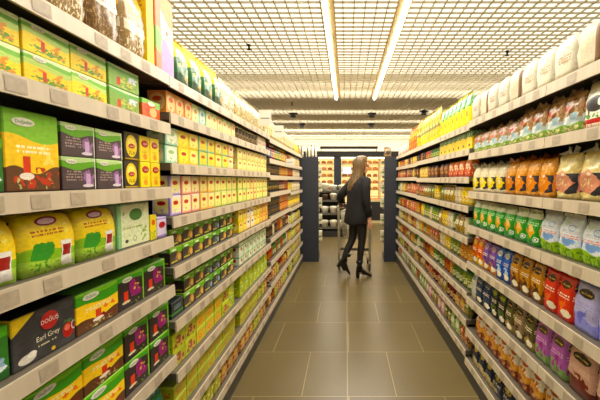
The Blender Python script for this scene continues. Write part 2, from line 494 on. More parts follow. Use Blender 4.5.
def build_product(p, far=False):
    w, h, d, mat, kw, sh = p['w'], p['h'], p['d'], p['mat'], p['kw'], p['shape']
    nm = p['name']; seed = len(p['desc'])*7 + ord(p['desc'][0])
    if sh == 'carton':
        o = obj(nm, carton_mesh(w, h, d, mat))
        if kw.get('badge'):
            text, bu, bv, bw, bh, bmat, tmat, fit = kw['badge']
            bm = bmesh.new()
            vs = [bm.verts.new((bw/2*math.cos(2*PI*j/24), 0, bh/2*math.sin(2*PI*j/24))) for j in range(24)]
            vb = [bm.verts.new((v.co.x, 0.0012, v.co.z)) for v in vs]
            skin_rings(bm, [vb, vs])
            b = add('badge', bm, bmat, o, loc=((bu - 0.5)*w, -0.0014, bv*h))
            te = text_mesh(text, bh*fit, tmat) if text else None
            if te: obj('lettering', te, b, (0, -0.0006, 0))
        if kw.get('words'):
            for text, bu, bv, size, tmat in kw['words']:
                obj('lettering', text_mesh(text, size, tmat), o, ((bu - 0.5)*w, -0.0007, bv*h))
        if kw.get('flap'):
            bm = bmesh.new(); box(bm, -w/2*0.97, 0.004, h + 0.0002, w/2*0.97, d*0.62, h + 0.0014)
            add('lid_flap', bm, kw['flap'], o)
    elif sh == 'pouch':
        o = obj(nm, pouch_mesh(w, h*0.93, d, mat, seed, **{k: kw[k] for k in ('puff', 'rough', 'neck') if k in kw}))
        add_seal = kw.get('seal', mat)
        nk = kw.get('neck', 1.0)
        obj('top_seal', seal_mesh(w*nk*0.97, h*0.925, h, d/2, add_seal, seed, kw.get('amp', 0.002)), o)
    elif sh == 'brick':
        o = obj(nm, brick_mesh(w, h, d, mat, seed))
        if kw.get('fold'):
            bm = bmesh.new(); box(bm, -w*0.4, d*0.35, h*0.99, w*0.4, d*0.6, h*1.035)
            bmesh.ops.bevel(bm, geom=bm.edges[:], offset=0.003, segments=1, affect='EDGES')
            add('folded_top', bm, kw['fold'], o)
    elif sh == 'jar':
        r = w/2
        o = obj(nm, lathe_mesh([(r*0.85, 0), (r, h*0.05), (r, h*0.72), (r*0.82, h*0.84), (r*0.78, h*0.86)], mat, r))
        obj('lid', lathe_mesh([(r*0.86, h*0.862), (r*0.88, h*0.87), (r*0.88, h*0.985), (r*0.8, h)], kw.get('lid', M_gold), r), o)
    elif sh == 'bottle':
        r = w/2
        o = obj(nm, lathe_mesh([(r*0.85, 0), (r, h*0.04), (r, h*0.58), (r*0.75, h*0.7), (r*0.36, h*0.8), (r*0.34, h*0.9)], mat, r))
        obj('cap', lathe_mesh([(r*0.4, h*0.902), (r*0.42, h*0.91), (r*0.42, h*0.99), (r*0.36, h)], kw.get('lid', M_red), r), o)
    elif sh == 'can':
        r = w/2
        o = obj(nm, lathe_mesh([(r*0.93, 0), (r, h*0.03), (r, h*0.95), (r*0.94, h*0.975), (r*0.94, h)], mat, r))
    return o

COUNT = {}
def run(bk, k, y, items, layers=1, jit=0.004):
    """a row of packs on shelf k of a bay, going away from the camera; items = [(product, how many), ...]"""
    side, y0, y1, zs, _t = BAYS[bk]
    sg = 1 if side == 'L' else -1
    for key, n in items:
        p = PROD[key]
        for i in range(n):
            if y > y1 and y + p['w'] > y1 + 0.02 and bk in 'EV': return y
            mouth = y + p['w'] < (0.775 if side == 'L' else 1.215)     # stands before the part of the rack the picture starts at
            ck = (bk, k, p['desc'], mouth)
            COUNT[ck] = COUNT.get(ck, 0) + 1
            c = COUNT[ck]
            for L in range(layers):
                X = (XL if side == 'L' else XR) - sg*(0.03 + R.uniform(0, jit))
                Y = y + p['w']/2 + 0.003
                Z = zs[k] + 0.0015 + L*(p['h'] + 0.0015)
                rz = sg*PI/2 + R.uniform(-0.012, 0.012)
                if p['src'] is None:
                    o = build_product(p); p['src'] = o
                    o.location = (X, Y, Z); o.rotation_euler = (0, 0, rz)
                else:
                    o = dup(p['src'], (X, Y, Z), rz)
                o['category'] = p['cat']
                o['group'] = p['desc'] + ' row'
                PLACED.append((o, (bk, k, c, L, layers, mouth), p['desc']))
            y += p['w'] + (0.0045 if p['shape'] in ('carton', 'jar', 'can', 'bottle') else 0.018 if p['shape'] == 'brick' else 0.003)
    return y
PLACED = []
def mix(bk, k, y, keys, seed, stop=None):
    """a crowded shelf: short runs of one kind after another"""
    r = random.Random(seed)
    y1 = stop or BAYS[bk][2] - 0.01
    last = None
    while True:
        key = r.choice([q for q in keys if q != last]); last = key
        n = r.choice((1, 2, 2, 3))
        wd = PROD[key]['w'] + 0.005
        n = min(n, int((y1 - y)/wd))
        if n <= 0: return
        y = run(bk, k, y, [(key, n)])
def finish_labels():
    for o, (bk, k, c, L, nl, mouth), d in PLACED:
        parts = [d]
        n_ = COUNT[(bk, k, d, mouth)]
        if mouth: parts.append((ORD[n_ - c] + ' ' if n_ > 1 else '') + 'foremost')
        elif n_ > 1: parts.append(ORD[c - 1] + ' along')
        if nl > 1: parts.append('upper layer' if L else 'lower layer')
        where = ('top' if k == 0 else ORD[k]) + ' shelf of ' + BAYNAME[bk]
        o['label'] = ', '.join(parts + [where])

# ------------------------------------------------------------------ products on the tea side
G1, G2, G3 = (70, 158, 44), (126, 192, 50), (48, 120, 36)
DK = (44, 32, 30)
def fruit_tea(name, base, mid, pic, cupx=0.42, blob=(120, 40, 30)):
    return design(name, base, [
        ('under', 0.66, 0.05, 5.0, 1.2, mid),
        ('blot', 0.45, 0.3, 0.95, 0.62, 5.0, 0.55, pic),
        ('under', 0.27, 0.05, 8.0, 0.4, (96, 60, 34)),
        ('blot', 0.02, 0.0, 0.98, 0.3, 7.0, 0.52, blob),
        ('blot', 0.02, 0.0, 0.98, 0.24, 9.0, 0.6, (196, 190, 120)),
        ('txt', 0.2, 0.48, 0.82, 0.6, 2, (255, 240, 190)),
        ('rect', cupx, 0.2, cupx + 0.13, 0.44, (214, 58, 30)),
        ('ell', cupx + 0.06, 0.19, 0.13, 0.045, (240, 226, 206)),
        ('wave', 0.8, 0.05, 5.0, 1.2, base),
        ('wave', 0.9, 0.04, 5.0, 1.5, G2)], topcol=G1)
M_flapg = plain('green_flap', (110, 180, 60), 0.45)
oval = ('Doğadan', 0.3, 0.835, 0.075, 0.021, M_white, M_greenp, 0.72)
product('fy', 'yellow-green fruit tea carton', 'fruit_tea_carton', 'tea carton', 'carton', 0.186, 0.118, 0.11, fruit_tea('fruit_yellow', G1, (255, 206, 40), (240, 120, 30)),
        badge=('Doğadan', 0.32, 0.86, 0.068, 0.02, M_white, M_greenp, 0.6), flap=M_flapg)
product('fbig', 'large green-topped fruit tea carton', 'fruit_tea_carton', 'tea carton', 'carton', 0.152, 0.192, 0.12,
        fruit_tea('fruit_large', (136, 192, 66), (248, 200, 50), (250, 220, 110), 0.3, (190, 60, 36)),
        badge=('Doğadan', 0.33, 0.86, 0.06, 0.02, M_white, M_greenp, 0.6), flap=M_flapg)
product('fd', 'dark brown-purple spiced tea carton', 'spiced_tea_carton', 'tea carton', 'carton', 0.152, 0.118, 0.11, design('fruit_dark', DK, [
        ('blot', 0.45, 0.25, 0.85, 0.78, 3.0, 0.42, (150, 40, 110)),
        ('blot', 0.4, 0.2, 0.92, 0.7, 7.0, 0.57, (236, 180, 50)),
        ('rect', 0.2, 0.2, 0.36, 0.5, (224, 60, 30)),
        ('ell', 0.28, 0.18, 0.15, 0.04, (236, 216, 180)),
        ('blot', 0.05, 0.0, 0.95, 0.2, 8.0, 0.58, (120, 150, 40)),
        ('wave', 0.78, 0.06, 3.0, 0.6, G1), ('wave', 0.92, 0.03, 3.0, 0.9, G2), ('rect', 0.93, 0, 1.0, 1, G2)], topcol=G1),
        badge=('Doğadan', 0.33, 0.84, 0.055, 0.018, M_white, M_greenp, 0.6), flap=M_flapg)
product('pg', 'dark tea carton with lilac cup', 'tea_carton', 'tea carton', 'carton', 0.128, 0.092, 0.1, design('purple_green', (74, 58, 60), [
        ('txt', 0.1, 0.28, 0.56, 0.62, 4, (170, 146, 140)), ('blot', 0.55, 0.08, 0.95, 0.66, 4.0, 0.45, (150, 104, 150)),
        ('rect', 0.68, 0.12, 0.82, 0.5, (206, 170, 206)), ('ell', 0.74, 0.12, 0.17, 0.05, (226, 214, 220)),
        ('wave', 0.66, 0.06, 6.0, 2.2, (106, 170, 50)), ('wave', 0.86, 0.03, 6.0, 2.2, (196, 220, 150)), ('rect', 0.96, 0, 1, 1, (226, 230, 210))], topcol=(170, 206, 120)),
        badge=('Doğadan', 0.26, 0.86, 0.04, 0.013, M_white, M_greenp, 0.6))
product('bl', 'dark brown tea carton with yellow oval', 'tea_carton', 'tea carton', 'carton', 0.086, 0.098, 0.09, design('black_label', (52, 42, 26), [
        ('ell', 0.48, 0.5, 0.37, 0.4, (240, 206, 30)), ('ell', 0.46, 0.6, 0.24, 0.2, (255, 236, 120)), ('txt', 0.3, 0.2, 0.7, 0.33, 2, (110, 86, 20)), ('rect', 0.05, 0, 0.95, 0.06, (200, 160, 50))]),
        badge=('Lipton', 0.48, 0.5, 0.034, 0.017, M_red, M_white, 0.55))
product('yl', 'red-ovalled bright yellow tea carton', 'yellow_tea_carton', 'tea carton', 'carton', 0.068, 0.096, 0.09, design('yellow_label', (252, 222, 40), [
        ('ell', 0.5, 0.7, 0.34, 0.14, (196, 36, 20)), ('txt', 0.25, 0.34, 0.75, 0.46, 2, (206, 150, 20)), ('ell', 0.5, 0.2, 0.2, 0.12, (240, 150, 40)), ('rect', 0.92, 0, 1, 1, (240, 190, 20))]),
        badge=('Lipton', 0.5, 0.7, 0.042, 0.022, M_red, M_white, 0.5))
product('grl', 'long green-yellow fruit tea carton', 'long_tea_carton', 'tea carton', 'carton', 0.146, 0.073, 0.1, design('green_long', (190, 214, 110), [
        ('under', 0.55, 0.07, 4.0, 1.0, (250, 214, 60)), ('blot', 0.05, 0.05, 0.95, 0.6, 6.0, 0.57, (226, 150, 60)), ('blot', 0.1, 0.02, 0.95, 0.36, 8.0, 0.5, (110, 150, 50)),
        ('rect', 0.36, 0.16, 0.44, 0.5, (214, 66, 40)), ('wave', 0.74, 0.06, 4.0, 1.0, (130, 190, 80)), ('wave', 0.88, 0.04, 4.0, 1.0, (226, 236, 180))], topcol=(190, 216, 130)),
        badge=('Doğadan', 0.3, 0.86, 0.04, 0.011, M_white, M_greenp, 0.6))
product('grs', 'green leafy tea carton with red cup', 'long_tea_carton', 'tea carton', 'carton', 0.165, 0.072, 0.1, design('green_short', (140, 180, 80), [
        ('blot', 0.3, 0.05, 0.95, 0.6, 5.0, 0.5, (206, 206, 90)), ('blot', 0.4, 0.05, 0.95, 0.5, 8.0, 0.56, (120, 110, 60)), ('rect', 0.24, 0.14, 0.36, 0.5, (220, 80, 50)),
        ('blot', 0.6, 0.4, 0.98, 0.75, 2.0, 0.5, (226, 226, 236)), ('wave', 0.74, 0.06, 5.0, 2.0, (120, 190, 90)), ('wave', 0.9, 0.03, 5.0, 2.0, (210, 230, 180))], topcol=(150, 200, 110)))
product('or', 'orange-red fruit tea carton', 'fruit_infusion_carton', 'tea carton', 'carton', 0.128, 0.075, 0.09, design('orange_red', (214, 110, 70), [('wave', 0.7, 0.06, 5.0, 1.0, (140, 196, 90)),
        ('blot', 0.05, 0.1, 0.95, 0.9, 4.0, 0.5, (206, 80, 50)), ('ell', 0.6, 0.4, 0.2, 0.24, (246, 190, 130)), ('ell', 0.5, 0.82, 0.2, 0.1, (250, 236, 210))]))
product('gsl', 'green carton with blue-white picture', 'tea_carton', 'tea carton', 'carton', 0.17, 0.12, 0.11, design('green_blue', (56, 120, 44), [
        ('blot', 0.1, 0.15, 0.9, 0.62, 3.0, 0.48, (150, 180, 200)), ('blot', 0.3, 0.1, 0.95, 0.5, 5.0, 0.55, (226, 232, 236)), ('under', 0.2, 0.05, 6.0, 0.0, (36, 92, 34)), ('wave', 0.84, 0.04, 5.0, 1.0, (90, 176, 50))], topcol=G1), flap=M_flapg)
product('eg', 'black earl grey tea carton with red oval', 'earl_grey_carton', 'tea carton', 'carton', 0.188, 0.125, 0.11, design('earl_grey', (52, 50, 50), [
        ('blot', 0.0, 0.0, 1.0, 1.0, 3.0, 0.52, (62, 60, 60)), ('corner', 0.66, (226, 190, 40)),
        ('ell', 0.2, 0.14, 0.13, 0.09, (214, 206, 190)), ('ell', 0.27, 0.19, 0.07, 0.06, (236, 228, 212)), ('ell', 0.87, 0.3, 0.1, 0.17, (170, 34, 30)), ('ell', 0.85, 0.36, 0.05, 0.07, (226, 120, 100)),
        ('ring', 0.97, 0.36, 0.045, 0.1, 0.5, (210, 200, 190)), ('txt', 0.36, 0.25, 0.66, 0.31, 1, (190, 180, 140)), ('ell', 0.6, 0.08, 0.035, 0.04, (226, 190, 40)), ('blot', 0.7, 0.45, 1.0, 0.6, 6.0, 0.55, (70, 110, 50))]),
        badge=('DOĞUŞ', 0.55, 0.71, 0.054, 0.046, M_red, M_white, 0.33), words=[('Earl Grey', 0.52, 0.41, 0.0185, M_cream)], flap=M_black)
product('yb', 'large yellow soft tea pack', 'tea_soft_pack', 'tea pack', 'brick', 0.158, 0.146, 0.1, design('yellow_bag', (250, 214, 30), [
        ('blot', 0.05, 0.55, 0.95, 0.85, 5.0, 0.58, (255, 236, 110)), ('under', 0.4, 0.05, 5.0, 0.5, (140, 186, 50)), ('blot', 0.05, 0.22, 0.6, 0.52, 4.0, 0.42, (60, 150, 50)),
        ('under', 0.24, 0.04, 4.0, 2.2, (170, 206, 80)), ('blot', 0.05, 0.0, 0.7, 0.24, 14.0, 0.55, (90, 150, 40)),
        ('rect', 0.72, 0.05, 0.92, 0.5, (240, 234, 224)), ('rect', 0.74, 0.22, 0.9, 0.42, (160, 30, 24)), ('ell', 0.5, 0.88, 0.2, 0.08, (150, 30, 60)), ('ell', 0.5, 0.88, 0.15, 0.05, (240, 200, 210)), ('txt', 0.2, 0.64, 0.8, 0.76, 2, (190, 90, 40))], topcol=(250, 226, 90)), fold=M_yel)
product('ol', 'pale cream herbal tea carton with green oval', 'herbal_tea_carton', 'tea carton', 'carton', 0.19, 0.152, 0.1, design('pale_oval', (226, 230, 184), [
        ('blot', 0.6, 0.05, 0.98, 0.45, 9.0, 0.55, (150, 176, 70)), ('rect', 0.0, 0.0, 0.1, 1.0, (150, 200, 140)), ('blot', 0.12, 0.1, 0.6, 0.5, 8.0, 0.62, (196, 206, 130)), ('txt', 0.15, 0.42, 0.75, 0.5, 1, (150, 170, 80)), ('ell', 0.25, 0.14, 0.05, 0.04, (60, 60, 50)), ('ring', 0.5, 0.17, 0.06, 0.06, 0.6, (120, 140, 90)), ('rect', 0.15, 0.74, 0.2, 0.82, (160, 160, 140))], topcol=(190, 220, 160)),
        badge=('', 0.55, 0.74, 0.075, 0.042, plain('leaf_oval', (70, 124, 50), 0.4), M_cream, 0.5), flap=plain('pale_green_flap', (190, 220, 160)))
product('ys', 'slim yellow tea carton', 'tea_carton', 'tea carton', 'carton', 0.045, 0.098, 0.09, design('yellow_slim', (246, 220, 70), [('ell', 0.5, 0.7, 0.3, 0.12, (226, 110, 40)), ('blot', 0, 0, 1, 0.4, 6, 0.5, (150, 190, 70))]))
product('lv', 'lavender-edged white tea carton', 'tea_carton', 'tea carton', 'carton', 0.075, 0.082, 0.09, design('lavender', (214, 202, 224), [('ell', 0.5, 0.62, 0.34, 0.16, (170, 34, 40)), ('rect', 0, 0, 1, 0.12, (150, 126, 190)), ('rect', 0, 0.9, 1, 1, (170, 150, 200))]))
product('bp', 'blue-green foil tea pouch', 'foil_tea_pouch', 'tea pouch', 'pouch', 0.11, 0.17, 0.06, design('blue_pouch', (40, 110, 60), [('blot', 0.1, 0.2, 0.9, 0.8, 3, 0.48, (60, 130, 200)), ('blot', 0.2, 0.3, 0.8, 0.8, 5, 0.58, (220, 232, 240)), ('wave', 0.86, 0.03, 5, 0, (40, 90, 60))], rough=0.25))
# tall packs on top
brown = [('blot', 0, 0, 1, 1, 16.0, 0.5, (104, 76, 44)), ('blot', 0, 0, 1, 1, 22.0, 0.57, (170, 140, 96)), ('rect', 0.14, 0.38, 0.86, 0.6, (240, 234, 214)), ('ell', 0.5, 0.72, 0.3, 0.12, (236, 196, 90)), ('txt', 0.2, 0.42, 0.8, 0.56, 3, (150, 120, 90)), ('rect', 0, 0, 0.06, 1, (200, 190, 150)), ('rect', 0.94, 0, 1, 1, (206, 190, 140))]
product('hb', 'white-labelled bag of brown herbs', 'dried_herb_bag', 'herb bag', 'pouch', 0.15, 0.31, 0.08, design('herb_bag', (130, 98, 60), brown, rough=0.2), rough=0.003)
product('hb2', 'amber-labelled bag of pale herbs', 'dried_herb_bag', 'herb bag', 'pouch', 0.15, 0.31, 0.08, design('herb_bag_amber', (160, 130, 84), [('blot', 0, 0, 1, 1, 14.0, 0.52, (150, 116, 70)), ('blot', 0, 0, 1, 0.5, 22.0, 0.55, (240, 226, 190)), ('ell', 0.5, 0.68, 0.4, 0.16, (232, 176, 60)), ('ell', 0.5, 0.68, 0.12, 0.06, (120, 90, 50)), ('rect', 0.1, 0.3, 0.9, 0.42, (238, 228, 200))], rough=0.2), rough=0.003)
product('yt', 'tall narrow yellow carton', 'tall_carton', 'carton', 'carton', 0.05, 0.32, 0.08, design('tall_yellow', (246, 206, 60), [('rect', 0.3, 0.1, 0.7, 0.4, (236, 180, 40)), ('txt', 0.2, 0.6, 0.8, 0.8, 4, (190, 130, 30))]))
product('pk', 'tall pink and orange carton with flower', 'tall_carton', 'carton', 'carton', 0.15, 0.33, 0.09, design('pink_tall', (236, 176, 190), [('under', 0.35, 0.1, 4, 0, (220, 150, 200)), ('wave', 0.72, 0.08, 4, 1, (240, 150, 90)), ('rect', 0, 0, 0.28, 1, (240, 140, 100)), ('blot', 0, 0.2, 0.35, 0.6, 3, 0.45, (130, 180, 90)), ('ring', 0.62, 0.55, 0.17, 0.09, 0.35, (250, 226, 160)), ('ell', 0.62, 0.55, 0.05, 0.03, (230, 100, 60))]))
product('gy', 'tall green-yellow tea pack', 'tall_tea_pack', 'tea pack', 'pouch', 0.152, 0.225, 0.08, design('green_yellow_tall', (226, 206, 50), [('under', 0.5, 0.12, 3.2, 0.3, (44, 100, 50)), ('under', 0.22, 0.05, 6, 0, (30, 70, 40)), ('blot', 0.2, 0.3, 0.9, 0.6, 5, 0.55, (240, 226, 120)), ('ell', 0.5, 0.72, 0.25, 0.1, (250, 240, 200)), ('ell', 0.75, 0.24, 0.12, 0.1, (200, 150, 60)), ('rect', 0, 0.9, 1, 1, (250, 224, 80))], rough=0.3), seal=M_yel)
product('wc', 'white clear pack of dried herb', 'dried_herb_pack', 'herb pack', 'pouch', 0.115, 0.2, 0.06, design('white_clear', (226, 216, 186), [('blot', 0.1, 0.1, 0.9, 0.5, 12, 0.5, (170, 150, 100)), ('ell', 0.5, 0.65, 0.3, 0.12, (150, 170, 90))], rough=0.3))
product('nt', 'small clear pack of nuts and seeds', 'seed_pack', 'seed pack', 'pouch', 0.115, 0.19, 0.06, design('seed', (206, 186, 130), [('blot', 0, 0, 1, 0.95, 18, 0.52, (130, 104, 60)), ('blot', 0, 0, 1, 0.9, 26, 0.58, (240, 228, 190)), ('rect', 0.2, 0.6, 0.8, 0.78, (230, 214, 150))], rough=0.25))
# small cartons on the second bay
def small(name, base, mid, oval_c=(200, 50, 30), edge=None, fruit=(240, 160, 60)):
    L = [('ell', 0.5, 0.5, 0.42, 0.4, mid), ('blot', 0.1, 0.05, 0.9, 0.4, 5, 0.55, fruit), ('ell', 0.5, 0.64, 0.24, 0.11, oval_c)]
    if edge: L += [('rect', 0, 0, 0.12, 1, edge), ('rect', 0, 0, 1, 0.1, edge)]
    return design(name, base, L)
for key, de, b, m, o, e, fr in (
    ('po', 'peach-orange fruit tea carton', (238, 160, 90), (250, 206, 140), (226, 90, 40), None, (226, 90, 40)),
    ('pl', 'pale lime tea carton', (206, 226, 150), (244, 240, 180), (226, 150, 40), None, (150, 190, 90)),
    ('pb', 'pale blue tea carton', (150, 206, 206), (226, 236, 210), (90, 160, 190), None, (110, 170, 190)),
    ('pa', 'apricot tea carton', (240, 200, 120), (250, 230, 170), (230, 120, 50), None, (230, 140, 60))):
    product(key, de, 'fruit_infusion_carton', 'tea carton', 'carton', 0.082, 0.096, 0.08, small(key, b, m, o, e, fr))
for key, de, b, m, o, e, fr in (
    ('by', 'bright yellow label tea carton', (250, 216, 30), (255, 236, 90), (196, 40, 20), None, (240, 190, 30)),
    ('ly', 'light yellow tea carton', (240, 216, 90), (250, 234, 140), (206, 90, 40), (226, 190, 60), (206, 190, 80)),
    ('ygm', 'mint-edged yellow tea carton', (236, 220, 110), (250, 226, 80), (206, 70, 40), (130, 196, 150), (230, 180, 60)),
    ('mt', 'pale mint tea carton', (206, 226, 190), (240, 240, 210), (150, 190, 120), (150, 200, 170), (170, 200, 130)),
    ('pe', 'pink-edged yellow tea carton', (240, 222, 140), (250, 236, 170), (206, 90, 70), (232, 160, 150), (220, 180, 90)),
    ('pyl', 'pale yellow camomile tea carton', (236, 220, 130), (246, 234, 160), (206, 120, 60), None, (200, 180, 80))):
    product(key, de, 'yellow_tea_carton', 'tea carton', 'carton', 0.11, 0.077, 0.08, small(key, b, m, o, e, fr))
for key, de, b, m, o, e, fr in (
    ('lw', 'lilac-edged pale tea carton', (236, 226, 226), (250, 236, 150), (190, 30, 30), (176, 150, 206), (200, 190, 220)),
    ('pw', 'pink-edged pale tea carton', (244, 224, 190), (252, 236, 160), (196, 40, 30), (236, 150, 130), (236, 170, 140)),
    ('ow', 'orange-edged pale tea carton', (246, 226, 160), (252, 236, 150), (200, 50, 30), (240, 180, 80), (240, 190, 90)),
    ('gw', 'lime-edged pale tea carton', (240, 230, 150), (252, 236, 140), (200, 50, 30), (190, 206, 90), (200, 200, 90))):
    product(key, de, 'herbal_tea_carton', 'tea carton', 'carton', 0.1, 0.088, 0.08, small(key, b, m, o, e, fr))
product('gd', 'green-topped dark tea carton', 'green_tea_carton', 'tea carton', 'carton', 0.118, 0.08, 0.09, design('green_dark', (62, 50, 40), [
        ('blot', 0.4, 0.1, 0.95, 0.66, 4, 0.5, (170, 130, 60)), ('blot', 0.05, 0.05, 0.95, 0.5, 8, 0.58, (120, 110, 90)), ('ell', 0.75, 0.34, 0.13, 0.2, (220, 170, 90)), ('rect', 0.1, 0.12, 0.6, 0.2, (206, 196, 70)), ('wave', 0.66, 0.07, 4, 0.5, (110, 176, 40)), ('wave', 0.9, 0.03, 4, 0.5, (170, 210, 90)), ('ell', 0.32, 0.82, 0.2, 0.07, (220, 236, 190))], topcol=(120, 186, 50)))
product('gb', 'green-topped tea carton with blue cup', 'green_tea_carton', 'tea carton', 'carton', 0.118, 0.08, 0.09, design('green_dark_blue', (54, 54, 54), [
        ('blot', 0.3, 0.1, 0.95, 0.66, 4, 0.52, (110, 130, 60)), ('blot', 0.05, 0.05, 0.95, 0.5, 8, 0.58, (100, 110, 130)), ('ell', 0.8, 0.3, 0.12, 0.16, (140, 160, 200)), ('rect', 0.1, 0.12, 0.6, 0.2, (206, 196, 70)), ('wave', 0.66, 0.07, 4, 0.5, (100, 170, 44)), ('ell', 0.32, 0.82, 0.2, 0.07, (210, 230, 180))], topcol=(120, 186, 50)))
product('dg', 'dark navy carton with green stripe', 'tea_carton', 'tea carton', 'carton', 0.11, 0.07, 0.09, design('navy_stripe', (34, 44, 40), [('rect', 0, 0.2, 1, 0.3, (70, 160, 60)), ('txt', 0.2, 0.5, 0.8, 0.8, 2, (130, 150, 160))]))
for key, de, b, m, o, e in (
    ('y2', 'yellow-white tea carton', (244, 214, 60), (250, 236, 130), (226, 120, 40), None),
    ('w2', 'white tea carton with blue cup', (236, 226, 196), (250, 240, 220), (80, 90, 150), (240, 200, 120)),
    ('o2', 'golden orange tea carton', (232, 160, 50), (246, 206, 110), (200, 70, 30), None)):
    product(key, de, 'boxed_tea_carton', 'tea carton', 'carton', 0.1, 0.08, 0.09, small(key, b, m, o, e))
product('wr', 'white-green carton with red squares', 'boxed_tea_carton', 'tea carton', 'carton', 0.118, 0.08, 0.09, design('white_green_red', (226, 230, 200), [('rect', 0, 0.62, 1, 0.72, (120, 180, 110)), ('rect', 0.3, 0.25, 0.55, 0.55, (196, 40, 40)), ('blot', 0.5, 0.0, 1, 0.6, 6, 0.5, (120, 190, 110)), ('rect', 0.9, 0, 1, 1, (110, 170, 90))], topcol=(200, 220, 170)))
product('bf', 'lime-topped brown fruit tea carton', 'loose_tea_carton', 'tea carton', 'carton', 0.12, 0.078, 0.09, design('lime_brown', (190, 196, 60), [('blot', 0.1, 0.05, 0.9, 0.7, 3, 0.42, (150, 84, 60)), ('blot', 0.1, 0.05, 0.9, 0.7, 6, 0.57, (220, 170, 90)), ('wave', 0.76, 0.05, 4, 0, (206, 216, 60)), ('rect', 0.92, 0, 1, 1, (190, 200, 70))], topcol=(200, 226, 110)))
product('ofy', 'lime-edged golden fruit tea carton', 'loose_tea_carton', 'tea carton', 'carton', 0.12, 0.078, 0.09, design('gold_lime', (196, 196, 60), [('blot', 0.05, 0.05, 0.9, 0.75, 3, 0.4, (236, 176, 40)), ('blot', 0.1, 0.05, 0.9, 0.7, 6, 0.57, (214, 110, 40)), ('wave', 0.8, 0.05, 4, 0, (216, 220, 80)), ('rect', 0.92, 0, 1, 1, (160, 190, 70))], topcol=(220, 226, 110)))
product('lg', 'lime green tea carton', 'lime_tea_carton', 'tea carton', 'carton', 0.12, 0.078, 0.09, design('lime', (170, 196, 50), [('blot', 0.05, 0.05, 0.9, 0.7, 4, 0.5, (220, 210, 70)), ('blot', 0.1, 0.05, 0.9, 0.6, 7, 0.57, (120, 150, 40)), ('ell', 0.5, 0.82, 0.25, 0.08, (236, 240, 190)), ('rect', 0.93, 0, 1, 1, (110, 160, 50))], topcol=(206, 226, 110)))
product('ll', 'small lime and ochre tea carton', 'lime_tea_carton', 'tea carton', 'carton', 0.12, 0.066, 0.09, design('lime_ochre', (186, 190, 60), [('blot', 0.05, 0.05, 0.9, 0.8, 4, 0.48, (214, 170, 60)), ('blot', 0.1, 0.05, 0.9, 0.7, 7, 0.57, (190, 90, 50)), ('rect', 0, 0.85, 1, 1, (206, 220, 90))], topcol=(206, 226, 110)))
product('mx', 'small orange-red wrapped pack', 'snack_pack', 'snack pack', 'brick', 0.1, 0.1, 0.07, design('mix_orange', (200, 150, 80), [('blot', 0, 0, 1, 1, 4, 0.54, (190, 80, 50)), ('blot', 0, 0, 1, 1, 6, 0.58, (232, 206, 150)), ('ell', 0.5, 0.6, 0.3, 0.2, (226, 190, 90))]))
product('my', 'small lime-yellow wrapped pack', 'snack_pack', 'snack pack', 'brick', 0.1, 0.11, 0.07, design('mix_yellow', (206, 196, 50), [('blot', 0, 0, 1, 1, 4, 0.5, (150, 170, 50)), ('blot', 0, 0, 1, 1, 6, 0.58, (250, 236, 130))]))
# jars, bottles and cans further along
def jarmat(name, base, lab, band=None):
    return design(name, base, [('rect', 0, 0.2, 1, 0.6, lab), ('blot', 0, 0.22, 1, 0.58, 7, 0.52, band or base), ('blot', 0, 0.6, 1, 0.9, 9, 0.55, tuple(min(255, int(c*1.5)) for c in base))], rough=0.2)
for key, de, b, l, bd, lid in (
    ('jb', 'dark brown jar with pale lid', (58, 42, 26), (120, 96, 60), (60, 46, 34), M_cream),
    ('jk', 'black coffee jar with gold lid', (34, 28, 22), (90, 74, 40), (200, 170, 90), M_gold),
    ('jr', 'red-orange sauce jar', (150, 50, 24), (200, 120, 50), (120, 40, 30), M_gold),
    ('jo', 'amber honey jar', (196, 120, 40), (236, 190, 100), (170, 80, 40), M_gold),
    ('jg', 'green pickle jar with white label', (84, 110, 44), (216, 216, 170), (110, 140, 60), M_greenp),
    ('jw', 'pale cream jar', (226, 210, 170), (240, 226, 190), (200, 160, 100), M_white),
    ('jy', 'golden yellow jar', (226, 190, 60), (246, 226, 130), (206, 130, 40), M_yel),
    ('jd', 'deep red jar with red lid', (120, 30, 24), (214, 190, 140), (150, 50, 40), M_red)):
    product(key, de, 'glass_jar', 'jar', 'jar', 0.078, 0.13, 0.078, jarmat(key, b, l, bd), lid=lid)
for key, de, b, l, bd in (('ck', 'dark brown tin', (50, 40, 28), (110, 90, 56), (60, 50, 40)), ('co', 'orange tin', (190, 104, 44), (230, 170, 100), (150, 60, 30)), ('cg', 'green tin', (70, 110, 50), (190, 200, 120), (90, 130, 60)), ('cy', 'yellow tin', (226, 190, 60), (240, 220, 150), (190, 130, 50)), ('cr', 'red tin', (176, 50, 34), (226, 170, 110), (130, 40, 30))):
    product(key, de, 'food_tin', 'tin', 'can', 0.078, 0.09, 0.078, jarmat(key, b, l, bd))
for key, de, b, l, bd, lid in (('bk', 'dark blue bottle', (30, 36, 60), (150, 160, 190), (40, 50, 90), M_red), ('bg', 'green oil bottle', (70, 100, 40), (206, 196, 110), (80, 110, 40), M_gold), ('bo', 'amber bottle', (180, 110, 30), (226, 200, 120), (150, 60, 30), M_yel), ('br', 'red sauce bottle', (160, 36, 26), (226, 200, 160), (140, 40, 30), M_white)):
    product(key, de, 'sauce_bottle', 'bottle', 'bottle', 0.07, 0.155, 0.07, jarmat(key, b, l, bd), lid=lid)
product('gj', 'clear jar of pale pulses', 'glass_jar', 'jar', 'jar', 0.09, 0.185, 0.09, design('pulse_jar', (214, 196, 150), [('blot', 0, 0, 1, 0.8, 20, 0.52, (150, 130, 84)), ('rect', 0.0, 0.3, 1, 0.55, (232, 222, 180)), ('blot', 0.0, 0.3, 1, 0.55, 6, 0.55, (170, 160, 100))], rough=0.2), lid=M_cream)
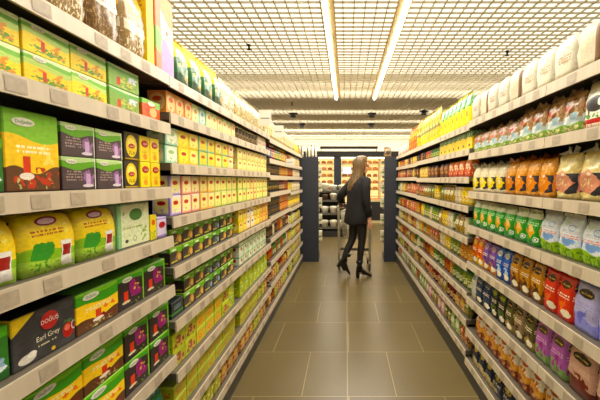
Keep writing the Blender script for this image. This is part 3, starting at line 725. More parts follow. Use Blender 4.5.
product('wbx', 'plain white small carton', 'tea_carton', 'tea carton', 'carton', 0.15, 0.1, 0.08, design('white_small', (226, 206, 176), [('rect', 0.1, 0.3, 0.9, 0.5, (200, 170, 140))]))

# --- first tea bay
run('A', 0, 0.785, [('hb', 1), ('hb2', 1), ('hb', 1), ('hb2', 1)])
run('A', 0, 1.4, [('yt', 1)])
run('A', 0, 1.458, [('pk', 1)], jit=0.0)
run('A', 1, 0.5565, [('grl', 4)], 2)
run('A', 1, 1.163, [('grs', 1)], 2)
run('A', 1, 1.352, [('or', 1)])
run('A', 2, 0.626, [('gsl', 1), ('fbig', 1)])
run('A', 2, 0.958, [('pg', 2)], 2)
run('A', 2, 1.232, [('bl', 1)], 2)
run('A', 2, 1.326, [('yl', 2)], 2)
run('A', 3, 0.652, [('yb', 3)])
run('A', 3, 1.184, [('ol', 1), ('ys', 1), ('lv', 1)])
run('A', 4, 0.617, [('gsl', 1), ('eg', 1), ('fy', 1), ('fd', 2)])
run('A', 5, 0.638, [('gsl', 1), ('fy', 2), ('fd', 2)], 2)
run('A', 6, 0.9, [('bp', 5)])
# --- second and third tea bays
run('B', 0, 1.62, [('gy', 4), ('wc', 2)])
run('C', 0, 2.505, [('nt', 7)])
run('B', 1, 1.53, [('po', 3), ('pl', 1), ('pb', 1), ('pl', 2), ('pa', 1), ('pl', 2), ('pa', 1)])
run('C', 1, 2.53, [('jb', 6)]) if False else None
run('B', 2, 1.514, [('mt', 1), ('by', 1), ('ly', 1), ('ygm', 2), ('ly', 1), ('ygm', 1), ('pe', 1)], 2)
run('C', 2, 2.52, [('pyl', 8)], 2)
run('B', 3, 1.545, [('lw', 1), ('pw', 2), ('ow', 2), ('gw', 4)], 2)
run('C', 3, 2.52, [('gw', 3), ('ow', 2), ('gw', 4)], 2)
run('B', 4, 1.53, [('gd', 4), ('gb', 1), ('gd', 2)], 2)
run('C', 4, 2.52, [('y2', 2), ('w2', 2), ('y2', 2), ('o2', 3)], 2)
run('B', 5, 1.53, [('dg', 1)])
run('B', 5, 1.65, [('gd', 2), ('gb', 2), ('gd', 2)], 2)
run('C', 5, 2.52, [('wr', 7)], 2)
run('B', 6, 1.53, [('bf', 2), ('ofy', 3), ('bf', 1), ('lg', 1)], 2)
run('C', 6, 2.52, [('lg', 7)], 2)
run('B', 7, 1.53, [('ll', 7)], 2)
run('C', 7, 2.52, [('ll', 4), ('lg', 0)], 2)
run('C', 7, 3.04, [('my', 2), ('mx', 1)])
run('B', 8, 1.53, [('mx', 1), ('my', 4), ('mx', 3)])
run('C', 8, 2.52, [('mx', 3), ('my', 2), ('mx', 2)])
product('jbs', 'squat dark brown jar', 'glass_jar', 'jar', 'jar', 0.078, 0.098, 0.078, jarmat('jbs', (74, 58, 40), (150, 130, 96), (80, 60, 44)), lid=M_cream)
run('C', 1, 2.53, [('jbs', 7), ('wbx', 2)])
# --- fourth and last tea side bays
run('D', 0, 3.48, [('gj', 13)]); run('E', 0, 4.76, [('gj', 6), ('jy', 5), ('jo', 3)])
run('D', 1, 3.48, [('bk', 3), ('br', 3), ('bg', 4), ('bo', 6)]); mix('E', 1, 4.76, ['jo', 'jw', 'jy', 'jr'], 61)
run('D', 2, 3.48, [('jb', 8), ('jo', 7)]); run('E', 2, 4.76, [('jr', 5), ('jw', 9)])
run('D', 3, 3.48, [('jk', 8), ('jd', 4), ('jr', 3)]); run('E', 3, 4.76, [('jy', 4), ('jw', 10)])
run('D', 4, 3.48, [('ck', 8), ('co', 7)], 2); run('E', 4, 4.76, [('cy', 14)], 2)
for k, keys in ((5, ['jr', 'jo', 'jd', 'jb', 'jw']), (6, ['jd', 'jw', 'jr', 'jo', 'jg']), (7, ['mx', 'my', 'jd', 'jo']), (8, ['mx', 'my', 'jr'])):
    mix('D', k, 3.48, keys, 70 + k)
    mix('E', k, 4.76, ['jy', 'jw', 'jg', 'my', 'mx'], 80 + k)

# ------------------------------------------------------------------ products on the pasta side
M_clear = plain('clear_film', (236, 226, 200), 0.25)
product('wf', 'white bag of flour', 'flour_bag', 'flour bag', 'brick', 0.122, 0.16, 0.09, design('flour', (206, 196, 170), [('blot', 0.1, 0.3, 0.9, 0.8, 5, 0.55, (186, 166, 128)), ('txt', 0.2, 0.4, 0.8, 0.6, 3, (150, 120, 80)), ('rect', 0, 0, 1, 0.1, (236, 214, 170))]), fold=M_white)
product('wt', 'white flour bag with tan side', 'flour_bag', 'flour bag', 'brick', 0.122, 0.16, 0.09, design('flour_tan', (200, 184, 152), [('rect', 0.74, 0, 1.1, 0.9, (120, 88, 58)), ('blot', 0.1, 0.3, 0.7, 0.8, 5, 0.55, (226, 200, 160))]), fold=M_white)
product('yg', 'yellow pack with green top', 'soup_pack', 'food pack', 'pouch', 0.112, 0.25, 0.05, design('yellow_green', (250, 216, 30), [('wave', 0.62, 0.05, 6, 0, (90, 160, 90)), ('blot', 0, 0.6, 1, 1, 6, 0.52, (200, 226, 190)), ('rect', 0.3, 0.12, 0.7, 0.3, (255, 232, 90)), ('ell', 0.5, 0.4, 0.2, 0.08, (230, 160, 30))], rough=0.3))
product('yh', 'tall lemon-yellow food pack', 'soup_pack', 'food pack', 'pouch', 0.115, 0.32, 0.06, design('lemon', (244, 216, 60), [('blot', 0.0, 0.4, 1, 1, 5, 0.5, (236, 226, 170)), ('blot', 0.0, 0.0, 1, 0.7, 5, 0.53, (130, 160, 60)), ('ell', 0.5, 0.7, 0.3, 0.1, (226, 150, 50)), ('rect', 0.1, 0.4, 0.9, 0.5, (150, 130, 80))], rough=0.3))
product('rp', 'orange-red snack bag', 'snack_bag', 'snack bag', 'pouch', 0.115, 0.30, 0.06, design('orange_bag', (226, 110, 40), [('blot', 0, 0, 1, 1, 4, 0.52, (240, 190, 80)), ('ell', 0.5, 0.5, 0.3, 0.2, (200, 60, 30))], rough=0.3))
product('pp', 'pink and white snack bag', 'snack_bag', 'snack bag', 'pouch', 0.115, 0.16, 0.06, design('pink_bag', (236, 200, 190), [('blot', 0, 0, 1, 1, 4, 0.52, (214, 100, 110)), ('ell', 0.5, 0.5, 0.3, 0.2, (250, 240, 230))], rough=0.3))
product('gp', 'pale green snack bag', 'snack_bag', 'snack bag', 'pouch', 0.115, 0.16, 0.06, design('pgreen_bag', (190, 206, 130), [('blot', 0, 0, 1, 1, 4, 0.52, (90, 150, 70)), ('ell', 0.5, 0.5, 0.3, 0.2, (246, 240, 210))], rough=0.3))
product('cow', 'white bag with cow picture', 'pasta_bag', 'pasta bag', 'pouch', 0.16, 0.185, 0.07, design('cow', (240, 234, 214), [('rect', 0, 0.0, 1, 0.2, (196, 40, 36)), ('txt', 0.1, 0.04, 0.9, 0.16, 1, (250, 230, 210)), ('ell', 0.45, 0.5, 0.34, 0.16, (30, 28, 28)), ('ell', 0.6, 0.52, 0.1, 0.08, (240, 234, 220)), ('rect', 0.2, 0.22, 0.27, 0.45, (30, 28, 28)), ('rect', 0.6, 0.22, 0.67, 0.45, (240, 240, 236)), ('ell', 0.8, 0.62, 0.1, 0.09, (30, 28, 28)), ('blot', 0, 0.2, 1, 0.32, 8, 0.5, (90, 150, 60)), ('wave', 0.78, 0.04, 5, 0, (236, 220, 170))], rough=0.3), rough=0.002)
def pasta(name, food, dark):
    return design(name, food, [('blot', 0, 0.4, 1, 1, 12, 0.5, dark), ('rect', 0.15, 0.58, 0.5, 0.7, (206, 90, 70)), ('under', 0.4, 0.03, 5, 0, (196, 206, 196)), ('blot', 0, 0.18, 1, 0.5, 5, 0.52, (236, 240, 236)), ('rect', 0.45, 0.28, 0.8, 0.5, (176, 204, 214)), ('under', 0.22, 0.03, 8, 1, (130, 170, 70)), ('blot', 0, 0, 1, 0.2, 8, 0.52, (220, 206, 150))], rough=0.25)
product('pt', 'tall brown pasta bag, blue label', 'pasta_bag', 'pasta bag', 'pouch', 0.118, 0.165, 0.055, pasta('pasta_brown', (190, 150, 100), (140, 100, 64)), rough=0.005, amp=0.012, seal=plain('pasta_top_brown', (196, 160, 112), 0.3))
product('ps', 'short brown pasta bag, blue label', 'pasta_bag', 'pasta bag', 'pouch', 0.124, 0.135, 0.055, pasta('pasta_short', (196, 160, 120), (160, 100, 70)), rough=0.005, amp=0.012, seal=plain('pasta_top_tan', (190, 156, 110), 0.3))
def diamond(name, food, hi, dia, navy=(48, 46, 54)):
    return design(name, food, [('blot', 0, 0.5, 1, 1, 8, 0.5, hi), ('rect', 0, 0.1, 1, 0.55, navy), ('dia', 0.4, 0.35, 0.5, 0.3, dia), ('blot', 0.1, 0.2, 0.7, 0.5, 10, 0.56, hi), ('ell', 0.45, 0.53, 0.07, 0.035, (250, 226, 190)), ('under', 0.13, 0.03, 7, 0, food), ('blot', 0, 0, 1, 0.12, 10, 0.5, hi)], rough=0.22)
product('dp', 'pasta bag with salmon-pink diamond', 'diamond_pasta_bag', 'pasta bag', 'pouch', 0.148, 0.195, 0.065, diamond('dia_pink', (232, 206, 130), (244, 226, 160), (222, 150, 120)), rough=0.006, amp=0.014, seal=M_clear)
product('do', 'pasta bag with orange diamond', 'diamond_pasta_bag', 'pasta bag', 'pouch', 0.11, 0.185, 0.06, diamond('dia_orange', (224, 150, 60), (240, 180, 100), (236, 136, 30)), rough=0.006, amp=0.014, seal=plain('orange_film', (216, 150, 80), 0.3))
product('dy', 'pasta bag with yellow diamond', 'diamond_pasta_bag', 'pasta bag', 'pouch', 0.124, 0.178, 0.06, diamond('dia_yellow', (226, 212, 176), (240, 226, 190), (246, 214, 20)), rough=0.006, amp=0.012, seal=M_clear)
product('gc', 'green snack bag with orange cup', 'green_snack_bag', 'snack bag', 'pouch', 0.118, 0.17, 0.05, design('green_cup', (50, 150, 50), [('rect', 0, 0.8, 1, 1, (220, 226, 190)), ('txt', 0.1, 0.6, 0.9, 0.72, 2, (190, 226, 170)), ('dia', 0.44, 0.42, 0.3, 0.22, (236, 170, 70)), ('ell', 0.45, 0.5, 0.17, 0.1, (250, 206, 130)), ('ell', 0.8, 0.2, 0.16, 0.08, (230, 240, 220)), ('ring', 0.8, 0.2, 0.1, 0.05, 0.4, (40, 110, 40)), ('blot', 0, 0, 0.7, 0.2, 6, 0.52, (30, 110, 40))], rough=0.3), seal=M_cream)
product('wb', 'white-blue rice bag with lime base', 'rice_bag', 'rice bag', 'pouch', 0.137, 0.178, 0.055, design('white_blue', (222, 228, 232), [('under', 0.28, 0.04, 7, 0.6, (150, 190, 40)), ('blot', 0, 0, 1, 0.26, 9, 0.52, (90, 130, 40)), ('blot', 0.1, 0.3, 0.9, 0.48, 4, 0.46, (130, 170, 220)), ('txt', 0.15, 0.48, 0.9, 0.58, 2, (226, 130, 110)), ('txt', 0.2, 0.6, 0.9, 0.68, 2, (190, 180, 170)), ('ring', 0.62, 0.73, 0.14, 0.08, 0.6, (110, 170, 220)), ('rect', 0.02, 0.86, 0.14, 0.97, (40, 60, 40)), ('dia', 0.3, 0.84, 0.14, 0.08, (206, 226, 200)), ('rect', 0, 0.28, 0.05, 1, (232, 232, 214))], rough=0.3), seal=M_white)
def coffee(name, base, oval_c, pic, low, txtc=(250, 236, 200), stamp=True):
    L = [('under', 0.3, 0.06, 5, 0.5, low), ('blot', 0.15, 0.12, 0.85, 0.5, 4, 0.5, pic), ('ell', 0.5, 0.8, 0.3, 0.09, oval_c), ('txt', 0.28, 0.77, 0.72, 0.83, 1, (230, 190, 90)), ('txt', 0.15, 0.5, 0.85, 0.62, 2, txtc)]
    if stamp: L.append(('ell', 0.62, 0.17, 0.28, 0.09, (244, 232, 196)))
    return design(name, base, L, rough=0.25)
BK = (38, 30, 26)
for key, de, mt, wd in (
    ('lav', 'lavender blue coffee pouch with dark oval', coffee('c_lav', (190, 184, 226), BK, (120, 120, 206), (150, 150, 220), (170, 160, 210), False), 0.135),
    ('red', 'bright red-orange coffee pouch', coffee('c_red', (222, 52, 24), (70, 44, 30), (240, 110, 40), (206, 40, 26)), 0.1),
    ('gol', 'golden brown coffee pouch', coffee('c_gold', (190, 130, 50), BK, (80, 44, 26), (120, 74, 34)), 0.102),
    ('blu', 'blue and white coffee pouch', coffee('c_blue', (60, 100, 180), (206, 214, 226), (180, 200, 226), (40, 76, 150)), 0.086),
    ('pur', 'purple coffee pouch with dark cup', coffee('c_purple', (128, 84, 160), (196, 160, 206), (60, 34, 70), (206, 130, 60)), 0.1),
    ('ryl', 'red-yellow snack pouch', coffee('c_redyellow', (226, 110, 50), (240, 200, 90), (196, 60, 40), (230, 190, 60)), 0.09)):
    product(key, de, 'coffee_pouch', 'coffee pouch', 'pouch', wd, 0.195, 0.05, mt, rough=0.003, neck=0.98)
for key, de, mt, wd in (
    ('pkb', 'pink-beige coffee pouch with brown beans', coffee('c_pink', (206, 160, 136), BK, (110, 40, 34), (100, 44, 36), (226, 190, 160), False), 0.16),
    ('vio', 'violet-pink coffee pouch with green cup', coffee('c_violet', (172, 96, 166), (80, 70, 40), (150, 60, 130), (120, 150, 84), (220, 170, 200), False), 0.118),
    ('olv', 'dark olive coffee pouch', coffee('c_olive', (96, 88, 44), BK, (56, 40, 24), (150, 126, 70)), 0.09),
    ('tan', 'tan-brown coffee pouch', coffee('c_tan', (150, 124, 90), BK, (74, 40, 28), (104, 80, 54)), 0.11),
    ('blg', 'black coffee pouch with lime cup', coffee('c_blackgreen', (36, 38, 28), (120, 150, 40), (80, 110, 40), (30, 30, 24)), 0.1),
    ('nav', 'navy blue coffee pouch with cream seal', coffee('c_navy', (32, 46, 78), (70, 90, 110), (44, 66, 90), (30, 40, 60)), 0.12),
    ('whp', 'white and pale blue pouch', coffee('c_white', (226, 222, 206), (130, 170, 190), (160, 180, 190), (200, 190, 160), (150, 150, 160), False), 0.08)):
    product(key, de, 'ground_coffee_pouch', 'coffee pouch', 'pouch', wd, 0.19, 0.05, mt, rough=0.003, neck=0.98)
product('owp', 'white-orange pouch with brown base', 'cocoa_pouch', 'cocoa pouch', 'pouch', 0.115, 0.17, 0.06, design('orange_white', (216, 156, 74), [('wave', 0.58, 0.06, 5, 0.6, (238, 228, 204)), ('blot', 0.1, 0.35, 0.9, 0.75, 4, 0.52, (206, 110, 50)), ('under', 0.34, 0.06, 6, 0.5, (130, 56, 34)), ('blot', 0.1, 0.05, 0.9, 0.35, 5, 0.54, (226, 170, 90)), ('ell', 0.5, 0.82, 0.25, 0.07, (206, 90, 40)), ('rect', 0, 0, 0.08, 1, (210, 190, 140))], rough=0.3))
product('nvy', 'large navy blue pouch with gold emblem', 'navy_pouch', 'coffee pouch', 'pouch', 0.13, 0.163, 0.055, design('navy_gold', (26, 34, 64), [('ring', 0.5, 0.72, 0.28, 0.14, 0.35, (206, 176, 80)), ('ell', 0.5, 0.72, 0.12, 0.06, (230, 206, 120)), ('txt', 0.2, 0.4, 0.8, 0.5, 2, (236, 230, 206)), ('blot', 0.0, 0.0, 1, 0.25, 4, 0.52, (60, 80, 120)), ('ell', 0.3, 0.14, 0.22, 0.1, (206, 186, 130))], rough=0.25), seal=M_navy)
product('nvc', 'pouch of cream and navy halves', 'navy_pouch', 'coffee pouch', 'pouch', 0.11, 0.158, 0.055, design('navy_cream', (30, 40, 70), [('under', 0.3, 0.1, 4, 0, (206, 186, 130)), ('ell', 0.5, 0.74, 0.25, 0.1, (220, 196, 90))], rough=0.25))
product('grj', 'lime-lidded jar of green olives', 'olive_jar', 'jar', 'jar', 0.085, 0.13, 0.085, jarmat('olive', (120, 136, 50), (226, 220, 160), (90, 120, 50)), lid=M_greenp)
product('spk', 'clear spice pack with white label', 'spice_pack', 'spice pack', 'pouch', 0.095, 0.14, 0.05, design('spice', (190, 150, 60), [('blot', 0, 0, 1, 1, 7, 0.5, (110, 90, 34)), ('rect', 0.15, 0.45, 0.85, 0.72, (240, 232, 200)), ('blot', 0.15, 0.45, 0.85, 0.72, 7, 0.55, (150, 160, 80))], rough=0.3))
product('spr', 'clear spice pack with red label', 'spice_pack', 'spice pack', 'pouch', 0.095, 0.14, 0.05, design('spice_red', (206, 170, 110), [('blot', 0, 0, 1, 1, 7, 0.5, (140, 60, 34)), ('rect', 0.15, 0.45, 0.85, 0.75, (206, 60, 40)), ('ell', 0.5, 0.6, 0.2, 0.1, (240, 220, 180))], rough=0.3))
product('spg', 'clear spice pack with green label', 'spice_pack', 'spice pack', 'pouch', 0.095, 0.14, 0.05, design('spice_green', (150, 130, 60), [('blot', 0, 0, 1, 1, 7, 0.5, (70, 80, 34)), ('rect', 0.15, 0.45, 0.85, 0.75, (90, 150, 60)), ('ell', 0.5, 0.6, 0.2, 0.1, (240, 230, 190))], rough=0.3))
product('orb', 'orange-red biscuit pack', 'biscuit_pack', 'biscuit pack', 'brick', 0.12, 0.122, 0.07, design('biscuit', (214, 84, 40), [('blot', 0, 0.2, 1, 0.8, 3, 0.5, (240, 220, 170)), ('blot', 0, 0, 1, 1, 6, 0.58, (150, 40, 30)), ('rect', 0, 0.85, 1, 1, (236, 150, 60))]))
product('brb', 'dark brown biscuit pack', 'biscuit_pack', 'biscuit pack', 'brick', 0.12, 0.122, 0.07, design('biscuit_dark', (110, 64, 34), [('blot', 0, 0.2, 1, 0.8, 4, 0.52, (214, 150, 80)), ('rect', 0, 0.8, 1, 1, (70, 40, 30))]))
product('yeb', 'yellow biscuit pack', 'biscuit_pack', 'biscuit pack', 'brick', 0.12, 0.122, 0.07, design('biscuit_yellow', (236, 196, 80), [('blot', 0, 0.2, 1, 0.8, 4, 0.52, (250, 232, 160)), ('blot', 0, 0, 1, 0.6, 6, 0.57, (190, 120, 50))]))
product('ylf', 'flat yellow food carton with green top', 'food_carton', 'food carton', 'carton', 0.12, 0.13, 0.07, design('yellow_flat', (248, 212, 40), [('wave', 0.66, 0.04, 5, 0, (90, 160, 90)), ('blot', 0, 0.66, 1, 1, 5, 0.52, (226, 236, 210)), ('blot', 0.2, 0.1, 0.9, 0.5, 4, 0.55, (120, 70, 40))]))

# --- first and second pasta bays (y is measured up to 1.535, then 2.48)
run('P', 0, 0.695, [('wt', 1), ('wf', 3), ('wt', 1), ('wf', 1)])
run('Q', 0, 1.54, [('wf', 2), ('wt', 1), ('wf', 2), ('wt', 1), ('wf', 1)])
run('P', 1, 0.69, [('cow', 4), ('pt', 2)])
run('Q', 1, 1.592, [('pt', 2), ('ps', 5)])
run('P', 2, 0.607, [('dp', 6)])
run('Q', 2, 1.525, [('do', 4), ('dy', 4)])
run('P', 3, 0.63, [('wb', 7)])
run('Q', 3, 1.62, [('gc', 7)])
run('P', 4, 0.671, [('lav', 5), ('red', 2)])
run('Q', 4, 1.578, [('gol', 3), ('blu', 2), ('pur', 2), ('ryl', 2)])
run('P', 5, 0.571, [('pkb', 5), ('vio', 2)])
run('Q', 5, 1.634, [('olv', 1), ('tan', 1), ('olv', 1), ('blg', 2), ('nav', 2), ('whp', 1)])
run('P', 6, 0.592, [('owp', 8)]); run('Q', 6, 1.545, [('owp', 7)])
run('P', 7, 0.6, [('nvy', 7)]); run('Q', 7, 1.545, [('nvy', 4), ('nvc', 3)])
# --- third to last bays
run('S', 0, 2.56, [('yg', 7)]); run('T', 0, 3.41, [('yh', 7)]); run('U', 0, 4.32, [('yh', 1), ('rp', 5), ('gp', 1)]); run('V', 0, 5.2, [('pp', 4), ('gp', 1), ('pp', 2)])
run('S', 1, 2.5, [('ylf', 7)]); run('T', 1, 3.41, [('cg', 4), ('cr', 3), ('ck', 2), ('cr', 1)]); mix('U', 1, 4.32, ['cr', 'ck', 'cy', 'co'], 3); mix('V', 1, 5.2, ['cr', 'cy', 'co', 'cg'], 4)
run('S', 2, 2.52, [('orb', 4), ('brb', 2)]); run('T', 2, 3.43, [('brb', 3), ('yeb', 3)]); mix('U', 2, 4.32, ['orb', 'yeb', 'brb'], 5); mix('V', 2, 5.2, ['yeb', 'orb', 'brb'], 6)
ALLR = ['spr', 'spk', 'spg', 'grj', 'jg', 'jo', 'jr', 'jy', 'jw', 'jd', 'jb']
mix('S', 3, 2.5, ['spr', 'spk', 'spg', 'jy', 'jw'], 11); mix('T', 3, 3.41, ['spk', 'spr', 'spg', 'jy'], 12); mix('U', 3, 4.32, ['orb', 'spr', 'jo'], 13); mix('V', 3, 5.2, ['jo', 'jg', 'jy', 'jw'], 14)
mix('S', 4, 2.5, ['spk', 'jg', 'jy', 'jw'], 15); run('T', 4, 3.41, [('grj', 3), ('jw', 1), ('grj', 3), ('jy', 2)]); mix('U', 4, 4.32, ['jr', 'jo', 'orb'], 16); mix('V', 4, 5.2, ['jg', 'jo', 'jr'], 17)
for bk, y, sd in (('S', 2.5, 20), ('T', 3.41, 30), ('U', 4.32, 40), ('V', 5.2, 50)):
    mix(bk, 5, y, ['spr', 'jo', 'jg', 'jw', 'jd', 'jy', 'grj'], sd + 1)
    mix(bk, 6, y, ['jg', 'grj', 'jo', 'jb', 'spk', 'jw', 'jr'], sd + 2)
    mix(bk, 7, y, ['mx', 'spr', 'spg', 'my', 'jd', 'spk'], sd + 3)
    mix(bk, 8, y, ['pp', 'gp', 'spg', 'spr', 'spk'], sd + 4)

finish_labels()

# ------------------------------------------------------------------ flag signs on the rails
M_paper = plain('sign_paper', (240, 234, 218), 0.6, vary=0.02)
M_ink = plain('sign_ink', (120, 116, 108), 0.6)
for i, (yy, z, wd, hg, lab) in enumerate(((3.02, 1.868, 0.105, 0.13, 'white flag sign standing out from top rail of third tea bay'),
                                          (3.62, 1.84, 0.105, 0.12, 'white flag sign standing out from top rail of fourth tea bay'),
                                          (4.35, 1.585, 0.10, 0.085, 'small grey-white flag sign on second rail of fourth tea bay'))):
    t = thing('shelf_flag_sign', lab, 'sign', (XL, yy, z), 0, 'flag signs on the tea side rails')
    bm = bmesh.new(); box(bm, 0.004, 0, 0, wd, 0.003, hg); add('sign_card', bm, M_paper, t)
    bm = bmesh.new(); box(bm, 0.018, -0.0012, hg*0.44, wd - 0.018, -0.0002, hg*0.50); add('printed_line', bm, M_ink, t)
    bm = bmesh.new(); box(bm, 0.0002, -0.004, hg*0.05, 0.0035, 0.007, hg*0.6); add('clip', bm, M_white, t)

# ------------------------------------------------------------------ rack ends (shelves facing the far cross aisle)
M_endpanel = plain('end_panel_navy', (44, 47, 56), 0.45, vary=0.05)
def rack_end(x0, x1, xs, lab, top):
    """panel from x0 to x1 across the aisle end; its shelves face away and stick out on the aisle side (xs)"""
    t = thing('rack_end_unit', lab, 'shelf rack', ((x0 + x1)/2, 6.06, 0))
    hw = (x1 - x0)/2
    bm = bmesh.new(); box(bm, -hw, 0, 0, hw, 0.05, top); add('end_panel', bm, M_endpanel, t)
    bm = bmesh.new(); box(bm, -hw + 0.01, 0.051, 0, hw - 0.01, 0.40, 0.10); add('base', bm, M_kick, t)
    for z in (0.32, 0.62, 0.92, 1.2, 1.48, 1.74):
        bm = bmesh.new(); box(bm, -hw + 0.005, 0.051, z - 0.025, hw - 0.005 , 0.42, z); sh = add('shelf', bm, M_shelf, t)
        bm = bmesh.new(); box(bm, -hw + 0.005, 0.421, z - 0.04, hw - 0.005, 0.428, z + 0.004); add('price_rail', bm, M_rail, sh)
    return t
rack_end(-1.30, -0.470, 1, 'dark navy end panel of tea side rack, facing the aisle', 1.80)
rack_end(0.655, 1.45, -1, 'dark navy end panel of pasta side rack, facing the aisle', 1.80)
# packs on the rack-end shelves that peep past the panel edges
M_eg = design('end_pack', (232, 224, 196), [('blot', 0, 0, 1, 1, 5, 0.52, (190, 170, 120)), ('rect', 0.1, 0.3, 0.9, 0.5, (120, 140, 70))])
src = None
for side, xx, nm in (('tea', -0.50, 'tea side'), ('pasta', 0.69, 'pasta side')):
    for k, z in enumerate((0.32, 0.62, 0.92, 1.2, 1.48)):
        if src is None:
            src = obj('food_carton', carton_mesh(0.13, 0.17, 0.10, M_eg)); o = src
        else:
            o = dup(src, (0, 0, 0), 0)
        o.location = (xx, 6.46, z + 0.0015); o.rotation_euler = (0, 0, PI)
        tag(o, f'pale carton behind the {nm} end panel, {ORD[k]} shelf up', 'food carton', f'pale cartons on the {nm} rack end')
# bags on top of the rack ends
M_stripe = design('striped_bag', (236, 226, 200), [('rect', 0.15, 0, 0.27, 1, (40, 36, 30)), ('rect', 0.45, 0, 0.56, 1, (40, 36, 30)), ('rect', 0.76, 0, 0.88, 1, (40, 36, 30))])
M_tanb = design('tan_bag', (110, 84, 54), [('blot', 0, 0, 1, 1, 6, 0.5, (170, 140, 96)), ('ell', 0.5, 0.5, 0.3, 0.2, (60, 44, 34))])
def topbag(x, mat, lab, w, h, seed):
    o = obj('paper_bag', pouch_mesh(w, h*0.92, 0.12, mat, seed, rough=0.006))
    obj('top_seal', seal_mesh(w*0.95, h*0.9, h, 0.06, mat, seed, 0.01), o)
    o.location = (x, 6.12, 1.802)
    tag(o, lab, 'bag')
topbag(-0.60, M_stripe, 'black and white striped bag on top of tea side end panel', 0.19, 0.2, 3)
topbag(-0.83, M_stripe, 'second striped bag behind it, by the end of tea shelves', 0.19, 0.2, 4)
topbag(0.72, M_tanb, 'brown bag on top of pasta side end panel', 0.12, 0.17, 5)

# ------------------------------------------------------------------ bread display along the far side
BY = 12.4
M_dnavy = plain('display_navy', (40, 44, 54), 0.5)
M_dark = plain('display_dark', (34, 30, 24), 0.6)
M_backglow = plain('glowing_backboard', (255, 226, 150), 0.6, emit=1.0)  # board glows by itself to imitate the light inside the niches
M_dshelf = plain('display_shelf', (226, 200, 140), 0.5)
M_strip = plain('display_strip', (255, 240, 200), 0.5, emit=7.0)
t = thing('bread_display', 'lit wall display of bread under a dark header, past the aisle end', 'bread display', (0.3, BY, 0))
x0, x1 = -2.2, 1.9
bm = bmesh.new(); box(bm, x0, 0.46, 0.5, x1, 0.5, 2.25); add('backboard', bm, M_backglow, t)
bm = bmesh.new(); box(bm, x0, -0.08, 2.2, x1, 0.5, 2.40); add('header', bm, M_dark, t)
for px, wd in ((-2.2, 0.2), (-0.72, 0.25), (1.22, 0.24)):
    bm = bmesh.new(); box(bm, px, -0.05, 0, px + wd, 0.459, 2.199); add('post', bm, M_dnavy, t)
bm = bmesh.new(); box(bm, x0 + 0.01, 0.0, 0.0, x1 - 0.01, 0.455, 0.5)
bm2 = bm; add('base_cabinet', bm2, M_dark, t)
bm = bmesh.new(); box(bm, 0.86, 0.02, 0.52, 0.92, 0.458, 2.198); add('divider', bm, M_dshelf, t)
LOAFZ = (1.30, 1.53, 1.76, 1.99)
for z in (0.62, 0.84, 1.07) + LOAFZ:
    for a, c in ((-1.99, -0.73), (-0.46, 0.85), (0.93, 1.21)):
        bm = bmesh.new(); box(bm, a, 0.02, z - 0.025, c, 0.458, z); add('shelf', bm, M_dshelf, t)
bm = bmesh.new(); box(bm, -1.98, 0.0, 2.17, 1.2, 0.03, 2.198); add('light_strip', bm, M_strip, t)
bm = bmesh.new(); box(bm, -0.42, 0.0, 1.62, -0.12, 0.018, 1.86); sc_ = add('screen', bm, plain('screen_pale', (200, 210, 236), 0.4, emit=0.6), t)
# the slatted vent above the header
t2 = thing('air_vent', 'long dark slatted vent above the bread display header', 'vent', (0.10, BY + 0.2, 2.57))
for k in range(2):
    bm = bmesh.new(); box(bm, -1.02, 0.0, -0.05 + k*0.045, 1.02, 0.2, -0.02 + k*0.045); add('slat', bm, M_dark, t2)
for sx in (-1.0, 0.98):
    bm = bmesh.new(); box(bm, sx, 0.201, -0.169, sx + 0.02, 0.22, 0.03); add('bracket', bm, M_dark, t2)

def loaf_mesh(w, d, h, mat, seed):
    r = random.Random(seed)
    bm = bmesh.new(); rings = []
    n = 10
    for i in range(n + 1):
        u = 2*i/n - 1
        s_ = max(0.12, (1 - abs(u)**2.6))**0.5
        ring = []
        for j in range(12):
            a = 2*PI*j/12
            yy = math.cos(a)*d/2*s_; zz = math.sin(a)
            zz = (zz*h*0.62*s_ + h*0.38) if zz > 0 else (h*0.38 + zz*h*0.38)
            cut = 0.006 if (i % 3 == 1 and math.sin(a) > 0.6) else 0
            ring.append(bm.verts.new((u*w/2, yy, max(0, zz - cut))))
        rings.append(ring)
    skin_rings(bm, rings)
    return mesh('loaf', bm, mat, True)
def loafmat(n, c, c2):
    m, k, b = base_mat(n)
    tc = k.n('ShaderNodeTexCoord'); nn = k.noise(tc.outputs['Object'], 14, 4)
    k.put(b.inputs['Base Color'], k.mix(nn, lin(c), lin(c2))); b.inputs['Roughness'].default_value = 0.6
    return m
L1 = loaf_mesh(0.2, 0.14, 0.11, loafmat('crust_gold', (236, 160, 70), (186, 104, 40)), 1)
L2 = loaf_mesh(0.16, 0.15, 0.1, loafmat('crust_dark', (196, 112, 50), (140, 74, 34)), 2)
NICHE = ((-1.0, -0.74, 'niche by the navy post', 'outer'), (-0.44, 0.84, 'middle niche behind the shopper', 'mid'), (0.95, 1.2, 'narrow niche by the pasta rack end', 'end'))
for zi, z in enumerate((1.07,) + LOAFZ):
    for a, c, nm, kk in ((-1.62, -0.73, 'outer niche', 0), (-0.45, 0.85, 'middle niche', 1), (0.935, 1.205, 'narrow niche', 2)):
        xx, n = a + 0.105, 0
        while xx < c - 0.09:
            dark = (zi + kk + n // 3) % 3 == 1
            o = obj('bread_loaf', L2 if dark else L1, None, (0.3 + xx, BY + 0.16, z + 0.001), R.uniform(-0.08, 0.08))
            tag(o, f'{"dark" if dark else "golden"} bread loaf, {ORD[n]} along, {ORD[4 - zi]} shelf of {nm} in bread display', 'bread', f'loaves in the {nm}')
            xx += 0.215; n += 1

